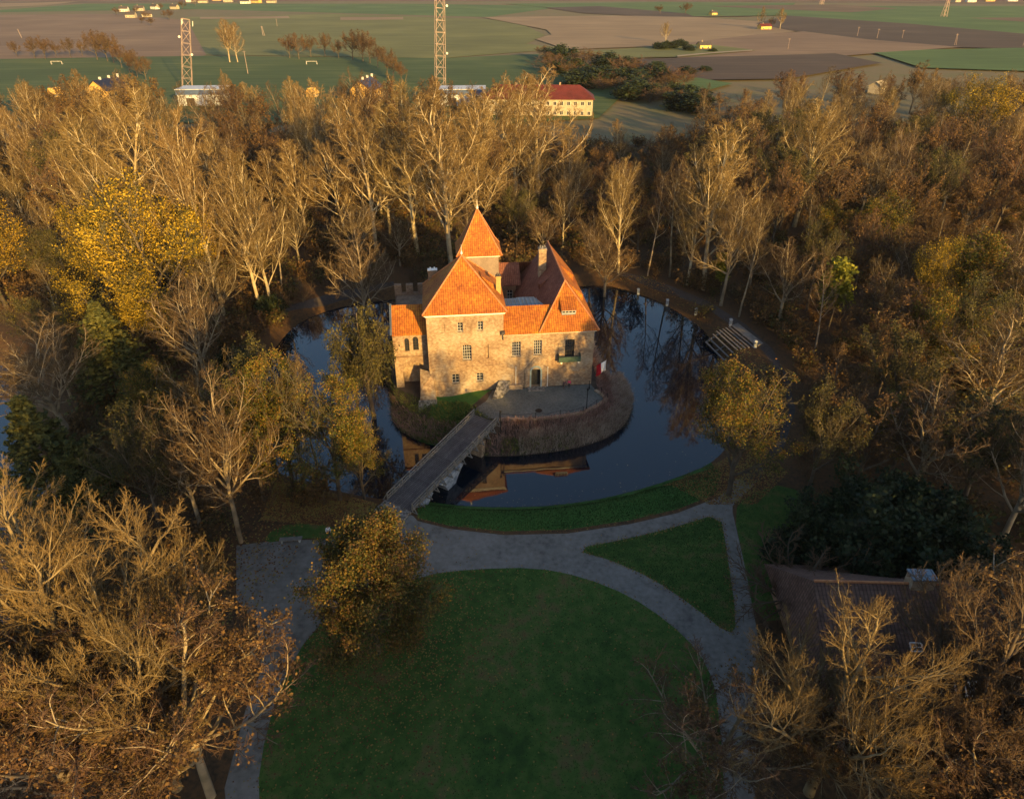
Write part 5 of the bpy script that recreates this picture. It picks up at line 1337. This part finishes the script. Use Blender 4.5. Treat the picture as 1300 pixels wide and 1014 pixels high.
for (x,y,r) in keepers:
    px,py = proj(x,y,GZ); z_ = [n for a,n in LM if px >= a or a == 0][-1]
    row = 'front rank' if y < 150 else ('middle rank' if y < 195 else ('rear rank' if y < 245 else 'farthest rank'))
    if y < 88: row = 'near part'
    rr = R_.rand(); left = px < 640
    if y > 235: kind = ['poplar','linden','reddish','thin','poplar'][int(rr*5)]; h = R_.uniform(22,27) if px < 640 else R_.uniform(17,23)
    elif y > 150:
        kind = ('poplar' if rr < .45 else 'linden' if rr < .72 else 'thin' if rr < .85 else 'reddish' if rr < .97 else 'mossy') if left else ('poplar' if rr < .22 else 'linden' if rr < .55 else 'reddish' if rr < .8 else 'thin' if rr < .9 else 'mossy')
        h = R_.uniform(19,25)
    elif y > 88:
        kind = ('poplar' if rr < .2 else 'linden' if rr < .58 else 'mossy' if rr < .68 else 'thin' if rr < .84 else 'yellow_green' if rr < .9 else 'reddish') if left else ('linden' if rr < .3 else 'mossy' if rr < .55 else 'reddish' if rr < .75 else 'thin' if rr < .85 else 'yellow_green')
        h = R_.uniform(13,20)
    else:
        kind = 'linden' if rr < .45 else 'mossy' if rr < .6 else 'reddish' if rr < .8 else 'thin' if rr < .9 else 'yellow_green'; h = R_.uniform(11,16)
    # keep the view into the water and the farthest corner low
    if 620 < px < 880 and y > 140: h *= .78 if y < 185 else .62
    cand.append((x,y,h,kind,z_,row,px))
cand.sort(key=lambda c: (c[4],c[5],c[6]))
cnt = {}
ORD = ['first','second','third','fourth','fifth','sixth','seventh','eighth','ninth','tenth','eleventh','twelfth','thirteenth','fourteenth','fifteenth','sixteenth','seventeenth','eighteenth','nineteenth','twentieth']
DESC = dict(poplar='pale upright bare tree',linden='broad brown bare tree',thin='slender bare tree',reddish='russet bare tree',mossy='olive tinged tree',yellow_green='yellow green tree')
for (x,y,h,kind,z_,row,px) in cand:
    k_ = (kind,z_,row); cnt[k_] = cnt.get(k_,0)+1
    plant(kind,x,y,h,f'{DESC[kind]}, {ORD[min(19,cnt[k_]-1)]} from left, {row} {z_}','trees of the autumn wood',None,R_.uniform(.9,1.25))


print('TREECOUNT', len(cand), len(TREES))
# unseen trees added behind and beside the drone to cast shade over the park
sh = [(12,-8),(20,-3),(28,-10),(33,-2)] + [(-52+8.5*i,-34-6*(i%2)+2*math.sin(i)) for i in range(17)] + [(-48+9*i,-50) for i in range(14)] + [(56,-14),(58,2),(66,-4),(64,14),(72,8),(76,24),(70,-18),(84,12)]
for i,(x,y) in enumerate(sh):
    plant(['orange','yellow'][i%2],x,y,25+2*math.sin(i*2.1),'unseen autumn tree added behind the drone to shade the park','unseen trees added to shade the park',None,1.15,z=GZ)

# ------------------------------------------------------------------ undergrowth, litter, reeds (uncountable)
def scatter(name, mats, base_sets, pts, scale, Rn, kindlabel=None):
    Vs, Qs, Ms = [], [], []; off = 0
    for (x,y,z),s in zip(pts, scale):
        V,Q,m = base_sets[Rn.randint(len(base_sets))]; a = Rn.uniform(0,6.28); c,s_ = math.cos(a)*s, math.sin(a)*s
        W_ = np.column_stack([V[:,0]*c-V[:,1]*s_+x, V[:,0]*s_+V[:,1]*c+y, V[:,2]*s+z]); Vs.append(W_); Qs.append(Q+off); Ms.append(m); off += len(V)
    me = mesh_np(name, np.concatenate(Vs), quads=np.concatenate(Qs), mats=mats, midx=np.concatenate(Ms))
    return tag(obj(name, me), kind='stuff')
Ru = np.random.RandomState(77)
shr = []
for i in range(5):
    lv = grow_tree(800+i, 3.0, [dict(n=1,L=.1,r=.02,jit=.05,up=0,tap=.8),dict(n=3,L=9,cnt=9,start=.1,ang=40,jit=.12,up=.08,tap=.3,rr=.5),dict(n=2,L=.45,cnt=6,start=.2,ang=38,jit=.12,up=.05,tap=.3,rr=.5,rmin=.02),dict(n=1,L=.5,cnt=4,start=.2,ang=38,jit=.12,up=.05,tap=.3,rr=.5,rmin=.015)])
    V,Q = tubes(lv[1:],(3,3,3)); n0 = len(Q); R0 = np.random.RandomState(i)
    m = np.zeros(n0,int)
    if i >= 2:
        LV,LQ = leaves(lv[-1][0][:,1], 1, .25, .26, R0); V = np.concatenate([V,LV]); Q = np.concatenate([Q,LQ+len(V)-len(LV)]); m = np.concatenate([m, np.full(len(LQ), 1 if i < 4 else 2)])
    shr.append((V,Q,m))
p = np.column_stack([Ru.uniform(-200,230,13000), Ru.uniform(45,300,13000)])
bl = np.zeros(len(p), bool)
for P in bad: bl |= inside(P,p[:,0],p[:,1]) | (dist(P,p[:,0],p[:,1]) < 1.6)
lx,ly = gp(929,440); bl |= (p[:,0]-lx)**2+(p[:,1]-ly)**2 < 95
pp = [proj(x,y,GZ) for x,y in p]; bl |= np.array([a < 75 and 400 < b < 860 for a,b in pp])
vis = np.array([-60 < a < 1360 and 40 < b < 1030 and y < back_edge(a)+8 for (a,b),(x,y) in zip(pp,p)])
house_ = np.array([(y < 60 and a > 940 and b > 700) or (y < 52 and a < 400) for (a,b),(x,y) in zip(pp,p)])
dens = Ru.rand(len(p)) < np.interp(p[:,1],[45,120,300],[.85,.85,.6])
p = p[~bl & vis & ~house_ & dens][:5200]
zz = height(p[:,0],p[:,1])
scatter('undergrowth',[twig,lf_br,lf_gg],shr,np.column_stack([p,zz-.05]),Ru.uniform(.7,1.8,len(p)),Ru)
print('UNDER', len(p))

def leafscatter(name, P, n, size, m, zoff=.03, seed=1, dens=None, flat=.25):
    Rn = np.random.RandomState(seed); P = np.asarray(P); lo, hi = P.min(0), P.max(0)
    q = np.column_stack([Rn.uniform(lo[0],hi[0],n*3), Rn.uniform(lo[1],hi[1],n*3)]); k_ = inside(P,q[:,0],q[:,1])
    if dens is not None: k_ &= Rn.rand(len(q)) < dens(q[:,0],q[:,1])
    q = q[k_][:n]; z = height(q[:,0],q[:,1]); N = len(q); C = np.column_stack([q,z+zoff])
    a = nrm(np.column_stack([Rn.normal(0,1,(N,2)), Rn.normal(0,flat,N)])); b = nrm(np.cross(a, np.column_stack([Rn.normal(0,flat,(N,2)), np.ones(N)])))
    s = size*Rn.uniform(.6,1.3,(N,1)); a *= s*.6; b *= s*.45
    V = np.stack([C-a,C+b,C+a,C-b],1).reshape(-1,3)
    return tag(obj(name, mesh_np(name, V, quads=np.arange(N*4).reshape(-1,4), mats=[m])), kind='stuff')
lf_fall = mat('fallen_leaves', [(.10,.04,.015),(.19,.08,.025),(.30,.15,.04),(.22,.17,.04)], .4, .85, island=.7)
c0 = gp(472,800)
leafscatter('fallen_leaves', LAWN, 9000, .16, lf_fall, dens=lambda x,y: np.clip(1.3*np.exp(-((x-c0[0])**2+(y-c0[1])**2)/90)+.06,0,1), seed=3)
leafscatter('fallen_leaves', W([(330,660),(350,610),(440,622),(478,640),(470,655),(420,668)]), 9000, .2, lf_fall, seed=4)
leafscatter('fallen_leaves', W([(840,610),(880,585),(960,560),(1000,600),(960,640),(900,640)]), 7000, .2, lf_fall, seed=5)
leafscatter('fallen_leaves', smooth_poly([(-75,44),(-28,44),(-24,62),(-30,75),(-75,80)],1), 12000, .22, lf_fall, seed=6)
leafscatter('fallen_leaves', W([(700,350),(830,350),(990,470),(960,520),(900,430)]), 7000, .28, lf_fall, seed=8)
for Pp,sd_ in ((LAWN,31),(TRI,32),(BANK,33)):
    leafscatter('fallen_leaves', grow(Pp,.7), 2600, .15, lf_fall, seed=sd_, dens=lambda x,y,Pp=Pp: np.exp(-(dist(Pp,x,y)/.45)**2))
leafscatter('fallen_leaves', PATHS, 3500, .14, lf_fall, seed=9, dens=lambda x,y: np.where(np.abs(x-8)<12,.08,.9))

# reeds and dry grass round the island
def reeds(name, n, h, mats, keep, seed, w=.03, lean=.5):
    Rn = np.random.RandomState(seed); P = np.asarray(ISLE); lo, hi = P.min(0)-.5, P.max(0)+.5
    q = np.column_stack([Rn.uniform(lo[0],hi[0],n*8), Rn.uniform(lo[1],hi[1],n*8)])
    k_ = inside(ISLE,q[:,0],q[:,1]) & ~inside(PLAT,q[:,0],q[:,1]); q = q[k_]
    di, dp = dist(ISLE,q[:,0],q[:,1]), dist(PLAT,q[:,0],q[:,1])
    k_ = keep(q[:,0],q[:,1],di,dp,Rn); q = q[k_][:n]; z = height(q[:,0],q[:,1]); N = len(q)
    C = np.column_stack([q,z]); cc = np.array([1.5,103.]); out = nrm(q-cc)
    tip = np.column_stack([out*Rn.uniform(0,lean,(N,1)) + Rn.normal(0,.25,(N,2)), Rn.uniform(.6,1.2,N)*h]); mid = tip*np.array([.3,.3,.55])
    s = np.column_stack([Rn.normal(0,1,(N,2)), np.zeros(N)]); s = nrm(s)*w
    V = np.stack([C-s,C+s,C+mid+s*.9,C+mid-s*.9,C+tip+s*.6,C+tip-s*.6],1).reshape(-1,3); b = np.arange(N)[:,None]*6
    Q = np.concatenate([b+np.array([[0,1,2,3]]), b+np.array([[3,2,4,5]])])
    return tag(obj(name, mesh_np(name, V, quads=Q, mats=mats)), kind='stuff')
reed_b = mat('dry_reeds', [(.24,.17,.13),(.38,.29,.23),(.50,.41,.33)], .5, .9, island=.6)
reed_r = mat('reddish_dry_stalks', [(.18,.10,.08),(.29,.17,.14),(.38,.24,.20)], .5, .9, island=.5)
reed_g = mat('green_bank_herbs', [(.05,.07,.016),(.10,.13,.026),(.19,.19,.04)], .8, .9, island=.6)
front = lambda x,y: (x > 0.5) & (y < 97)
reeds('dry_reeds', 26000, 1.0, [reed_b], lambda x,y,a,b,R: ((x > 1) & (y < 118) & (a < b*1.6)) | (y > 118) & (R.rand(len(x)) < .3), 1, .03)
reeds('dry_stalks', 17000, .9, [reed_r], lambda x,y,a,b,R: (x > -1.5) & (y < 105) & (a > b*.7), 2, .03)
reeds('bank_herbs', 9000, .7, [reed_g], lambda x,y,a,b,R: (a < b*.7) & (((x > -1.5) & (x < 9) & (y < 90)) | (x > 16) & (R.rand(len(x)) < .15)), 3, .05)
reeds('bank_grass_tufts', 12000, .5, [reed_g], lambda x,y,a,b,R: (x < -3), 4, .035)
reeds('dead_bank_stalks', 9000, .8, [reed_r], lambda x,y,a,b,R: (x < 0) & (a < b*1.2), 5, .03)
# tufts on the near lawns
def tufts(name,P,n,h,m,seed,w=.035):
    Rn=np.random.RandomState(seed); P=np.asarray(P); lo,hi=P.min(0),P.max(0)
    q=np.column_stack([Rn.uniform(lo[0],hi[0],n*4),Rn.uniform(lo[1],hi[1],n*4)]); k_=inside(P,q[:,0],q[:,1])&~inside(MOAT,q[:,0],q[:,1]); q=q[k_][:n]; q=q+Rn.normal(0,.12,q.shape); z=height(q[:,0],q[:,1]); N=len(q)
    C=np.column_stack([q,z-.01]); s=nrm(np.column_stack([Rn.normal(0,1,(N,2)),np.zeros(N)]))*w; t=np.column_stack([Rn.normal(0,.05,(N,2)),Rn.uniform(.5,1.2,N)*h])
    V=np.stack([C-s,C+s,C+t+s*.3,C+t-s*.3],1).reshape(-1,3)
    return tag(obj(name,mesh_np(name,V,quads=np.arange(N*4).reshape(-1,4),mats=[m])),kind='stuff')
gr = mat('grass_blades', [(.012,.04,.008),(.025,.075,.013),(.06,.10,.02)], .3, .9, island=.5)
tufts('grass_tufts',BANK,22000,.16,gr,11); tufts('grass_tufts',LAWN,45000,.10,gr,12); tufts('grass_tufts',TRI,12000,.11,gr,13); tufts('grass_tufts',RLAWN,8000,.11,gr,14)
# floating leaves on the water
def floaters(P,n,seed):
    Rn=np.random.RandomState(seed); P=np.asarray(P); lo,hi=P.min(0),P.max(0); q=np.column_stack([Rn.uniform(lo[0],hi[0],n*6),Rn.uniform(lo[1],hi[1],n*6)])
    k_=inside(MOAT,q[:,0],q[:,1])&~inside(ISLE,q[:,0],q[:,1])&(Rn.rand(len(q))<np.exp(-dist(MOAT,q[:,0],q[:,1])/1.6)+.01); q=q[k_][:n]; N=len(q); C=np.column_stack([q,np.full(N,WZ+.03)])
    a=nrm(np.column_stack([Rn.normal(0,1,(N,2)),np.zeros(N)])); b=np.cross(a,np.array([0,0,1.])); s=Rn.uniform(.03,.09,(N,1))
    V=np.stack([C-a*s,C-b*s,C+a*s,C+b*s],1).reshape(-1,3)
    tag(obj('floating_leaves',mesh_np('floating_leaves',V,quads=np.arange(N*4).reshape(-1,4),mats=[lf_fall])),kind='stuff')
floaters(MOAT,1600,21)
# ------------------------------------------------------------------ camera, sun, sky
cam = bpy.data.cameras.new('camera'); co = bpy.data.objects.new('camera', cam); COL.objects.link(co); scene.camera = co
co.location = (0,0,EYE); co.rotation_euler = (math.radians(90)-TILT, 0, 0)
cam.sensor_fit = 'HORIZONTAL'; cam.sensor_width = 36; cam.lens = 36*FOC/1300; cam.shift_y = -(507-CY)/1300
cam.clip_start = .5; cam.clip_end = 30000
SUN_EL, SUN_AZ = math.radians(12), math.radians(150)    # azimuth clockwise from +Y
sd = Vector((math.sin(SUN_AZ)*math.cos(SUN_EL), math.cos(SUN_AZ)*math.cos(SUN_EL), math.sin(SUN_EL)))
s = bpy.data.lights.new('sun','SUN'); s.energy = 5.0; s.angle = math.radians(.6); s.color = (1.0,.61,.165)
so = bpy.data.objects.new('sun', s); COL.objects.link(so); so.rotation_euler = sd.to_track_quat('Z','Y').to_euler()
w = bpy.data.worlds.new('World'); scene.world = w; w.use_nodes = True
nt = w.node_tree; sky = nt.nodes.new('ShaderNodeTexSky'); sky.sky_type = 'NISHITA'; sky.sun_disc = False
sky.sun_elevation = SUN_EL; sky.sun_rotation = SUN_AZ; sky.air_density = 1.0; sky.dust_density = 1.6; sky.ozone_density = 1.6
nt.links.new(sky.outputs[0], nt.nodes['Background'].inputs[0]); nt.nodes['Background'].inputs[1].default_value = .122
scene.view_settings.view_transform = 'Standard'; scene.view_settings.look = 'None'; scene.view_settings.exposure = 0.98; scene.view_settings.gamma = 1
scene.render.engine = 'CYCLES'; scene.cycles.max_bounces = 5; scene.cycles.diffuse_bounces = 2; scene.cycles.transmission_bounces = 2
scene.cycles.use_denoising = True

hb = MB(); hb.box(-5000,5000,-120,6000,-6.5,75)
hm = bpy.data.materials.new('haze'); hm.use_nodes = True; n_ = hm.node_tree; n_.nodes.clear()
o_ = n_.nodes.new('ShaderNodeOutputMaterial'); pv = n_.nodes.new('ShaderNodeVolumePrincipled'); pv.inputs['Density'].default_value = .000025
pv.inputs['Color'].default_value = (.9,.93,1.0,1); n_.links.new(pv.outputs[0], o_.inputs['Volume'])
tag(hb.build('haze', hm), kind='stuff')
